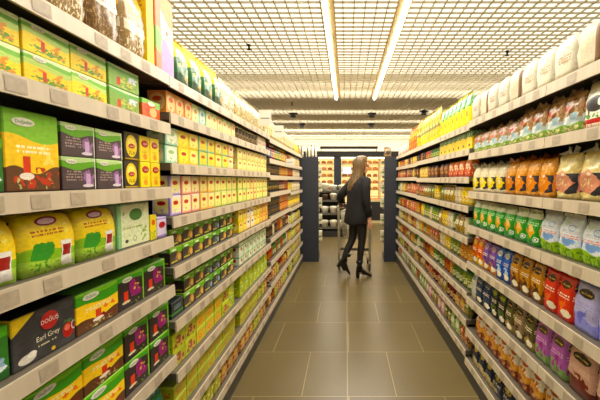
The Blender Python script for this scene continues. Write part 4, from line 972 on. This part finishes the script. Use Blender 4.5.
# ------------------------------------------------------------------ tiered dairy and egg table before the bread
PY = 8.75
M_crate = plain('table_steel', (96, 90, 76), 0.4)
M_wegg = design('egg_pack', (240, 232, 208), [('blot', 0, 0, 1, 1, 5, 0.55, (206, 190, 150)), ('rect', 0.2, 0.3, 0.8, 0.6, (226, 206, 170))])
t = thing('tiered_table', 'tiered display table of white tubs beyond the tea rack end', 'display table', (-0.85, PY, 0))
bm = bmesh.new(); box(bm, -0.85, 0, 0, 0.83, 1.2, 0.15); add('plinth', bm, M_dark, t)
TIERS = ((0.24, 0.0, 0.36), (0.58, 0.1, 0.46), (0.9, 0.22, 0.58), (1.13, 0.34, 0.86))
for z, a, c in TIERS:
    bm = bmesh.new(); box(bm, -0.84, a, z - 0.02, 0.82, c, z); sh = add('tier', bm, M_crate, t)
    bm = bmesh.new(); box(bm, -0.84, a - 0.012, z - 0.04, 0.82, a - 0.001, z + 0.01); add('front_lip', bm, M_crate, sh)
bm = bmesh.new(); box(bm, -0.83, 0.60, 0.151, 0.81, 0.62, 1.099); add('back_panel', bm, M_dark, t)
for sx in (-0.84, 0.80):
    bm = bmesh.new(); box(bm, sx, 0.64, 0.151, sx + 0.03, 0.70, 1.099); add('post', bm, M_dkmetal, t)
def tub_mesh(r, h, mat):
    bm = bmesh.new(); lathe(bm, [(r*0.7, 0), (r*0.95, h*0.7), (r, h*0.74), (r*1.03, h*0.8), (r*0.98, h*0.9), (r*0.5, h)], 14)
    return mesh('tub', bm, mat, True)
TUB = [tub_mesh(0.098, 0.175, M_wegg), tub_mesh(0.085, 0.15, plain('dark_tub', (96, 70, 44), 0.5, vary=0.2, scale=20)), tub_mesh(0.1, 0.17, plain('cream_tub', (244, 236, 214), 0.5))]
for k, (z, a, c) in enumerate(TIERS):
    xx, n = -1.18, 0
    while xx < -0.1:
        v = (0, 2, 0, 1, 2, 0, 1)[(n*3 + k*2) % 7] if k else 0
        o = obj('food_tub', TUB[v], None, (xx + R.uniform(-0.004, 0.004), PY + a + 0.115 + R.uniform(0, 0.01), z + 0.001), R.uniform(0, 3))
        if k == 3: o.scale = (1, 1, R.choice((0.9, 1.15, 1.3)))
        tag(o, f'{("white", "brown", "cream")[v]} tub, {ORD[n]} along {ORD[3 - k]} tier down of display table', 'tub', f'tubs on the {ORD[3 - k]} tier')
        xx += 0.215; n += 1

# ------------------------------------------------------------------ chest of oranges at the far side, past the pasta rack
t = thing('fruit_chest', 'dark fruit chest with pale foot strip beyond the shopping cart', 'fruit chest', (1.15, 11.6, 0))
bm = bmesh.new(); box(bm, -0.62, 0, 0.09, 0.55, 0.6, 0.70); add('cabinet', bm, M_dark, t)
bm = bmesh.new(); box(bm, -0.62, 0.02, 0, 0.55, 0.58, 0.089); add('foot_strip', bm, M_dshelf, t)
bm = bmesh.new()
box(bm, -0.62, 0, 0.7005, 0.55, 0.03, 0.78); box(bm, -0.62, 0.5701, 0.7005, 0.55, 0.6, 0.78)
box(bm, -0.62, 0.0301, 0.7005, -0.59, 0.57, 0.78); box(bm, 0.52, 0.0301, 0.7005, 0.55, 0.57, 0.78)
add('rim', bm, M_dshelf, t)
bm = bmesh.new(); lathe(bm, [(0.012, -0.052), (0.042, -0.036), (0.053, -0.002), (0.042, 0.036), (0.014, 0.05)], 12)
fm = mesh('fruit', bm, loafmat('orange_peel', (236, 130, 30), (214, 90, 20)), True)
for ry in range(2):
    for n in range(9):
        o = obj('orange_fruit', fm, None, (0.63 + n*0.108, 11.70 + ry*0.11, 0.753 + ry*0.012), 0)
        tag(o, f'{ORD[n]} orange along the {"front" if ry == 0 else "second"} row of fruit chest', 'orange', 'oranges in the fruit chest')

# ------------------------------------------------------------------ shopping cart
M_wire = plain('cart_steel', (186, 178, 150), 0.4, metal=0.3)
M_grip = plain('cart_grip', (84, 78, 64), 0.5)
M_rub = plain('cart_rubber', (60, 56, 50), 0.6)
ct = thing('shopping_cart', 'grey wire shopping cart held by the woman in black', 'shopping cart', (0.125, 5.44, 0), -0.12)
HW = 0.245
def tb(name, pts, r, mat, parent, seg=8):
    bm = bmesh.new(); tube(bm, pts, r, seg); return add(name, bm, mat, parent, True)
tb('handle', [(-HW, 0, 1.03), (HW, 0, 1.03)], 0.016, M_grip, ct, 10)
for sx in (-1, 1):
    tb('frame_side', [(sx*HW, 0.0, 1.012), (sx*HW, 0.03, 0.9), (sx*(HW - 0.005), 0.05, 0.3), (sx*(HW - 0.005), 0.06, 0.15), (sx*(HW - 0.04), 0.3, 0.17), (sx*(HW - 0.06), 0.52, 0.15)], 0.021, M_wire, ct)
tb('lower_crossbar', [(-HW + 0.02, 0.06, 0.33), (HW - 0.02, 0.06, 0.33)], 0.022, M_grip, ct)
bm = bmesh.new()
for j in range(9):
    xx = -0.19 + j*0.0475
    tube(bm, [(xx, 0.11, 0.24), (xx*0.85, 0.5, 0.2)], 0.004, 5)
tube(bm, [(-0.2, 0.11, 0.245), (0.2, 0.11, 0.245)], 0.006, 6); tube(bm, [(-0.17, 0.5, 0.205), (0.17, 0.5, 0.205)], 0.006, 6)
add('lower_rack', bm, M_wire, ct, True)
bm = bmesh.new()      # wire basket: rim, ribs and rows of mesh
def lvl(tt): # bottom (0) to top (1)
    w0, yb, yf, z = 0.18 + 0.035*tt, 0.08 - 0.02*tt, 0.46 + 0.1*tt, 0.5 + 0.42*tt
    return w0, yb, yf, z
for j in range(7):
    w0, yb, yf, z = lvl(j/6)
    r = 0.008 if j in (0, 6) else 0.004
    tube(bm, [(-w0, yb, z), (w0, yb, z), (w0*0.85, yf, z - 0.0), (-w0*0.85, yf, z), (-w0, yb, z)], r, 5)
a0, a1 = lvl(0), lvl(1)
for i in range(12):
    q = -1 + 2*i/11
    tube(bm, [(q*a0[0], a0[1], a0[3]), (q*a1[0], a1[1], a1[3])], 0.0055, 5)
    tube(bm, [(q*a0[0]*0.85, a0[2], a0[3]), (q*a1[0]*0.85, a1[2], a1[3])], 0.0025, 5)
    tube(bm, [(q*a0[0], a0[1], a0[3]), (q*a0[0]*0.85, a0[2], a0[3])], 0.0025, 5)
for i in range(1, 10):
    q = i/10
    for sx in (-1, 1):
        f = lambda A: (sx*A[0]*(1 - 0.15*q), A[1] + (A[2] - A[1])*q, A[3])
        tube(bm, [f(a0), f(a1)], 0.0055, 5)
add('basket', bm, M_wire, ct, True)
for sx in (-1, 1):
    for yy, off in ((0.06, 0.005), (0.5, 0.06)):
        bm = bmesh.new(); tube(bm, [(sx*(HW - off) - 0.012, yy, 0.055), (sx*(HW - off) + 0.012, yy, 0.055)], 0.055, 16)
        wl = add('wheel', bm, M_rub, ct, True)
        bm = bmesh.new()
        box(bm, sx*(HW - off) - 0.020, yy - 0.014, 0.05, sx*(HW - off) - 0.0145, yy + 0.014, 0.14); box(bm, sx*(HW - off) + 0.0145, yy - 0.014, 0.05, sx*(HW - off) + 0.020, yy + 0.014, 0.14)
        box(bm, sx*(HW - off) - 0.020, yy - 0.014, 0.1401, sx*(HW - off) + 0.020, yy + 0.014, 0.15)
        add('caster_fork', bm, M_wire, wl)
o = obj('carrier_bag', pouch_mesh(0.17, 0.22, 0.14, plain('carrier_white', (226, 216, 196), 0.4), 9, rough=0.01), None, (0.09, 5.63, 0.51), -0.12)
tag(o, 'crumpled white carrier bag lying in the shopping cart', 'bag')
obj('handle_loop', (lambda b_: (tube(b_, [(-0.05, 0.08, 0.235), (-0.04, 0.08, 0.29), (0.04, 0.08, 0.29), (0.05, 0.08, 0.235)], 0.006, 6), mesh('loop', b_, M_white, True))[1])(bmesh.new()), o)

# ------------------------------------------------------------------ the shopper
M_skin = plain('skin', (226, 170, 136), 0.5, vary=0.03)
M_tights = plain('black_tights', (24, 19, 18), 0.6)
M_coat = plain('black_coat', (17, 14, 13), 0.85, vary=0.15, scale=30)
M_boot = plain('black_leather', (22, 18, 17), 0.3)
def hair_mat():
    m, k, b = base_mat('blonde_hair')
    tc = k.n('ShaderNodeTexCoord'); mp = k.n('ShaderNodeMapping'); mp.inputs['Scale'].default_value = (60, 60, 4)
    m.node_tree.links.new(tc.outputs['Object'], mp.inputs['Vector'])
    n = k.noise(mp.outputs[0], 1.0, 3)
    c = k.mix(k.m('MULTIPLY_ADD', n, 2.4, -0.7, clamp=True), lin((44, 31, 15)), lin((134, 102, 54)))
    k.put(b.inputs['Base Color'], c); b.inputs['Roughness'].default_value = 0.45
    return m
M_hair = hair_mat()
# joints, local: x = the way she walks, y = her left, z up
J = [('pelvis', (0.0, 0, 0.95), 0.125), ('waist', (0.005, 0, 1.10), 0.105), ('chest', (0.01, 0, 1.28), 0.125), ('collar', (0.02, 0, 1.42), 0.09), ('neck', (0.045, 0, 1.49), 0.05), ('jaw', (0.08, 0, 1.555), 0.062), ('skull', (0.075, 0, 1.635), 0.092), ('crown', (0.07, 0, 1.69), 0.07),
     ('chin', (0.125, 0, 1.545), 0.03), ('nose0', (0.145, 0, 1.615), 0.022), ('nose', (0.178, 0, 1.605), 0.009),
     ('hipR', (0.0, -0.085, 0.90), 0.095), ('kneeR', (0.012, -0.08, 0.52), 0.058), ('calfR', (-0.012, -0.08, 0.38), 0.054), ('ankR', (-0.03, -0.08, 0.14), 0.036), ('footR', (0.06, -0.08, 0.055), 0.03),
     ('hipL', (-0.005, 0.085, 0.90), 0.095), ('kneeL', (-0.065, 0.08, 0.53), 0.058), ('calfL', (-0.14, 0.08, 0.40), 0.053), ('ankL', (-0.235, 0.075, 0.20), 0.036), ('footL', (-0.18, 0.075, 0.085), 0.03),
     ('shR', (0.02, -0.165, 1.40), 0.06), ('elR', (0.0, -0.225, 1.12), 0.042), ('wrR', (0.05, -0.22, 0.88), 0.028), ('paR', (0.06, -0.22, 0.81), 0.032),
     ('shL', (0.01, 0.165, 1.40), 0.06), ('elL', (-0.17, 0.27, 1.17), 0.042), ('wrL', (-0.12, 0.34, 1.075), 0.028), ('paL', (-0.105, 0.365, 1.05), 0.03)]
E_ = [('pelvis', 'waist'), ('waist', 'chest'), ('chest', 'collar'), ('collar', 'neck'), ('neck', 'jaw'), ('jaw', 'skull'), ('skull', 'crown'), ('jaw', 'chin'), ('skull', 'nose0'), ('nose0', 'nose'),
      ('pelvis', 'hipR'), ('hipR', 'kneeR'), ('kneeR', 'calfR'), ('calfR', 'ankR'), ('ankR', 'footR'), ('pelvis', 'hipL'), ('hipL', 'kneeL'), ('kneeL', 'calfL'), ('calfL', 'ankL'), ('ankL', 'footL'),
      ('collar', 'shR'), ('shR', 'elR'), ('elR', 'wrR'), ('wrR', 'paR'), ('collar', 'shL'), ('shL', 'elL'), ('elL', 'wrL'), ('wrL', 'paL')]
JD = {n: Vector(p) for n, p, r in J}
# fingers: right hand hangs slightly curled, left hand closes over the cart handle
def finger(side, k, base, d1, d2, d3, r=0.0085):
    p = Vector(base); prev = 'pa' + side
    for i, d in enumerate((d1, d2, d3)):
        nm = f'f{side}{k}{i}'; p = p + Vector(d)
        J.append((nm, tuple(p), r*(1 - 0.1*i))); E_.append((prev, nm)); prev = nm
P_ = JD['paR']
for k, (dx, ln) in enumerate(((0.03, 0.030), (0.011, 0.034), (-0.009, 0.032), (-0.027, 0.026))):
    finger('R', k, P_, (dx, 0, -0.045), (0.004, 0.004, -ln), (-0.004, 0.010, -ln*0.8))
finger('R', 4, P_, (0.034, 0.012, -0.012), (0.014, 0.006, -0.024), (0.004, 0.004, -0.022), 0.0095)
P_ = JD['paL']
for k, (dx, ln) in enumerate(((0.03, 0.030), (0.011, 0.034), (-0.009, 0.032), (-0.027, 0.026))):
    finger('L', k, P_, (dx, 0.032, 0.006), (0.0, ln*0.8, -0.012), (0.0, -0.004, -ln))
finger('L', 4, P_, (0.036, 0.004, -0.012), (0.008, 0.014, -0.018), (-0.006, 0.018, -0.008), 0.0095)
names = [j[0] for j in J]
me = bpy.data.meshes.new('person'); me.from_pydata([j[1] for j in J], [(names.index(a), names.index(b)) for a, b in E_], [])
tmp = obj('person_tmp', me)
sk = tmp.modifiers.new('skin', 'SKIN'); sk.use_smooth_shade = True
for i, j in enumerate(J):
    sv = me.skin_vertices[0].data[i]
    r = j[2]
    sv.radius = (r, r)
    if j[0] in ('pelvis', 'waist', 'chest', 'collar'): sv.radius = (r*1.15, r*0.85)
    sv.use_root = (i == 0)
sub = tmp.modifiers.new('sub', 'SUBSURF'); sub.levels = 2; sub.render_levels = 2
bpy.context.view_layer.update()
pm = bpy.data.meshes.new_from_object(tmp.evaluated_get(bpy.context.evaluated_depsgraph_get()))
bpy.data.objects.remove(tmp)
pm.materials.clear(); pm.materials.append(M_skin); pm.materials.append(M_tights)
for p in pm.polygons:
    p.use_smooth = True
    c = p.center
    p.material_index = 0 if (c.z > 1.475 or (c.z < 1.12 and abs(c.y) > 0.185)) else 1
person = obj('person', pm, None, (0.185, 5.14, 0.0), 0.45)
tag(person, 'woman with long blonde hair in black coat, walking with shopping cart', 'person')
# coat body: rings from hem to collar, then sleeves
bm = bmesh.new()
rings = []
for z, cx, rx, ry in ((0.785, -0.02, 0.185, 0.212), (0.80, -0.02, 0.19, 0.217), (0.90, -0.015, 0.185, 0.21), (1.02, -0.01, 0.172, 0.195), (1.12, -0.01, 0.162, 0.186), (1.24, -0.005, 0.165, 0.197), (1.34, 0.0, 0.15, 0.20), (1.41, 0.01, 0.115, 0.19), (1.455, 0.02, 0.085, 0.12), (1.49, 0.032, 0.07, 0.075), (1.515, 0.04, 0.07, 0.072)):
    rings.append([bm.verts.new((cx + rx*math.cos(2*PI*j/24)*(1 + 0.02*math.sin(5*2*PI*j/24 + z*9)), ry*math.sin(2*PI*j/24), z + (0.012*math.sin(3*2*PI*j/24) if z < 0.79 else 0))) for j in range(24)])
skin_rings(bm, rings)
for S in 'RL':
    a, b_, c = JD['sh' + S], JD['el' + S], JD['wr' + S]
    tube(bm, [a + Vector((0, 0.06 if S == 'R' else -0.06, 0.01)), a, a.lerp(b_, 0.4), b_ , b_.lerp(c, 0.5), b_.lerp(c, 0.93)], [0.06, 0.078, 0.07, 0.062, 0.054, 0.048], 14)
add('coat', bm, M_coat, person, True)
# lapel and belt seam of the coat, seen from behind
# hair: shell over the skull flowing down the back
bm = bmesh.new(); rings = []
r_ = random.Random(5)
for z, cx, rx, ry in ((1.762, 0.05, 0.03, 0.03), (1.755, 0.05, 0.06, 0.055), (1.73, 0.045, 0.095, 0.085), (1.69, 0.035, 0.117, 0.10), (1.64, 0.026, 0.114, 0.104), (1.58, 0.012, 0.1, 0.102), (1.52, -0.002, 0.09, 0.104), (1.45, -0.03, 0.092, 0.11), (1.38, -0.065, 0.085, 0.112), (1.32, -0.09, 0.078, 0.105), (1.26, -0.11, 0.06, 0.088), (1.22, -0.12, 0.035, 0.055)):
    ring = []
    for j in range(28):
        a = 2*PI*j/28
        k = 1 + 0.05*math.sin(9*a + z*4) + r_.uniform(-0.015, 0.015)
        if z < 1.72 and math.cos(a) > 0.55: k *= 0.62 if z > 1.5 else 0.8     # open round the face
        ring.append(bm.verts.new((cx + rx*math.cos(a)*k, ry*math.sin(a)*k, z + (r_.uniform(-0.02, 0.02) if z < 1.24 else 0))))
    rings.append(ring)
skin_rings(bm, rings)
add('hair', bm, M_hair, person, True)
# face
M_eye = plain('eye_white', (236, 230, 222), 0.3); M_iris = plain('iris', (70, 60, 50), 0.3); M_lip = plain('lips', (176, 84, 78), 0.4)
for sy in (-1, 1):
    bm = bmesh.new(); bmesh.ops.create_uvsphere(bm, u_segments=12, v_segments=8, radius=0.013)
    e = add('eye', bm, M_eye, person, True, (0.147, sy*0.033, 1.633))
    bm = bmesh.new(); bmesh.ops.create_uvsphere(bm, u_segments=10, v_segments=6, radius=0.007); add('iris', bm, M_iris, e, True, (0.0085, 0, 0))
    bm = bmesh.new(); tube(bm, [(0.146, sy*0.052, 1.652), (0.158, sy*0.036, 1.657), (0.160, sy*0.018, 1.653)], [0.002, 0.004, 0.003], 6); add('eyebrow', bm, M_hair, person, True)
    bm = bmesh.new(); tube(bm, [(0.06, sy*0.092, 1.60), (0.052, sy*0.099, 1.62), (0.056, sy*0.098, 1.645), (0.066, sy*0.093, 1.64)], [0.006, 0.01, 0.01, 0.005], 8); add('ear', bm, M_skin, person, True)
bm = bmesh.new(); tube(bm, [(0.142, -0.022, 1.572), (0.153, 0, 1.574), (0.142, 0.022, 1.572)], [0.002, 0.006, 0.002], 8); add('mouth', bm, M_lip, person, True)
# heeled ankle boots
def boot(ank, toe, pitch, S):
    """sole follows a line from heel to toe; pitch raises the heel"""
    bt = bpy.data.objects.new('ankle_boot', None)
    bm = bmesh.new()
    sec = [(-0.075, 0.068, 0.05, 0.028), (-0.05, 0.075, 0.075, 0.036), (-0.01, 0.07, 0.085, 0.038), (0.04, 0.045, 0.07, 0.04), (0.09, 0.022, 0.05, 0.042), (0.135, 0.014, 0.034, 0.037), (0.17, 0.011, 0.02, 0.018)]
    rings = []
    for x_, z0, hh, hw in sec:
        rings.append([bm.verts.new((x_, hw*math.cos(2*PI*j/14), z0 + hh/2 + hh/2*math.sin(2*PI*j/14)*(1 if math.sin(2*PI*j/14) > 0 else 0.9))) for j in range(14)])
    skin_rings(bm, rings)
    tube(bm, [(-0.025, 0, 0.10), (-0.03, 0, 0.16), (-0.028, 0, 0.215), (-0.026, 0, 0.25)], [0.05, 0.046, 0.05, 0.054], 14)
    o = add('ankle_boot', bm, M_boot, person, True)
    bm = bmesh.new(); box(bm, -0.078, -0.026, 0.0, -0.035, 0.026, 0.082)
    for v in bm.verts:
        if v.co.z < 0.01: v.co.x = -0.066 + (v.co.x + 0.066)*0.75
    bmesh.ops.bevel(bm, geom=bm.edges[:], offset=0.004, segments=2, affect='EDGES')
    add('heel', bm, M_boot, o)
    bm = bmesh.new(); box(bm, 0.0, -0.036, -0.001, 0.165, 0.036, 0.012)
    for v in bm.verts:
        if v.co.x < 0.05: v.co.z += 0.052; v.co.x += 0.0
        if v.co.x > 0.1: v.co.y *= 0.55
    add('sole', bm, M_boot, o)
    o.location = ank; o.rotation_euler = (0, pitch, 0)
    return o
boot((0.0, -0.08, 0.001), None, 0.0, 'R')
boot((-0.255, 0.076, 0.118), None, 0.62, 'L')
bpy.data.objects  # end of shopper


# ------------------------------------------------------------------ light
w = bpy.data.worlds.new('world'); SC.world = w; w.use_nodes = True
bgn = w.node_tree.nodes['Background']
bgn.inputs[0].default_value = (1.0, 0.94, 0.81, 1); bgn.inputs[1].default_value = 0.36
def area(name, loc, sx, sy, power, col=(1, 0.96, 0.88), rot=(0, 0, 0)):
    l = bpy.data.lights.new(name, 'AREA'); l.shape = 'RECTANGLE'; l.size = sx; l.size_y = sy; l.energy = power; l.color = col
    o = bpy.data.objects.new(name, l); COL.objects.link(o); o.location = loc; o.rotation_euler = rot
    return o
for yy, p in ((5.9, 50), (6.5, 90), (8.3, 90), (9.7, 90), (11.4, 200), (12.8, 150)):  # rows behind the bright ceiling bands; the farthest is added to brighten the wall
    area('ceiling_strip_light', (0, yy, CZ + 0.2), 13.0, 0.12, p)
area('aisle_fill', (0.18, 3.4, CZ - 0.07), 1.0, 6.5, 112)  # added fill that boosts the two tubes, no fixture of its own
area('wall_fill', (0, 13.3, CZ - 0.12), 10.0, 0.1, 90, rot=(math.radians(55), 0, 0))  # added unseen fill to brighten the back wall, no lamp hangs here
area('display_fill', (0.2, 9.9, CZ - 0.07), 4.0, 1.0, 60)  # added fill over the table and bread, without a fixture
SC.view_settings.view_transform = 'Standard'
SC.view_settings.look = 'None'
SC.view_settings.exposure = 0.0
SC.cycles.use_denoising = True
SC.cycles.max_bounces = 6
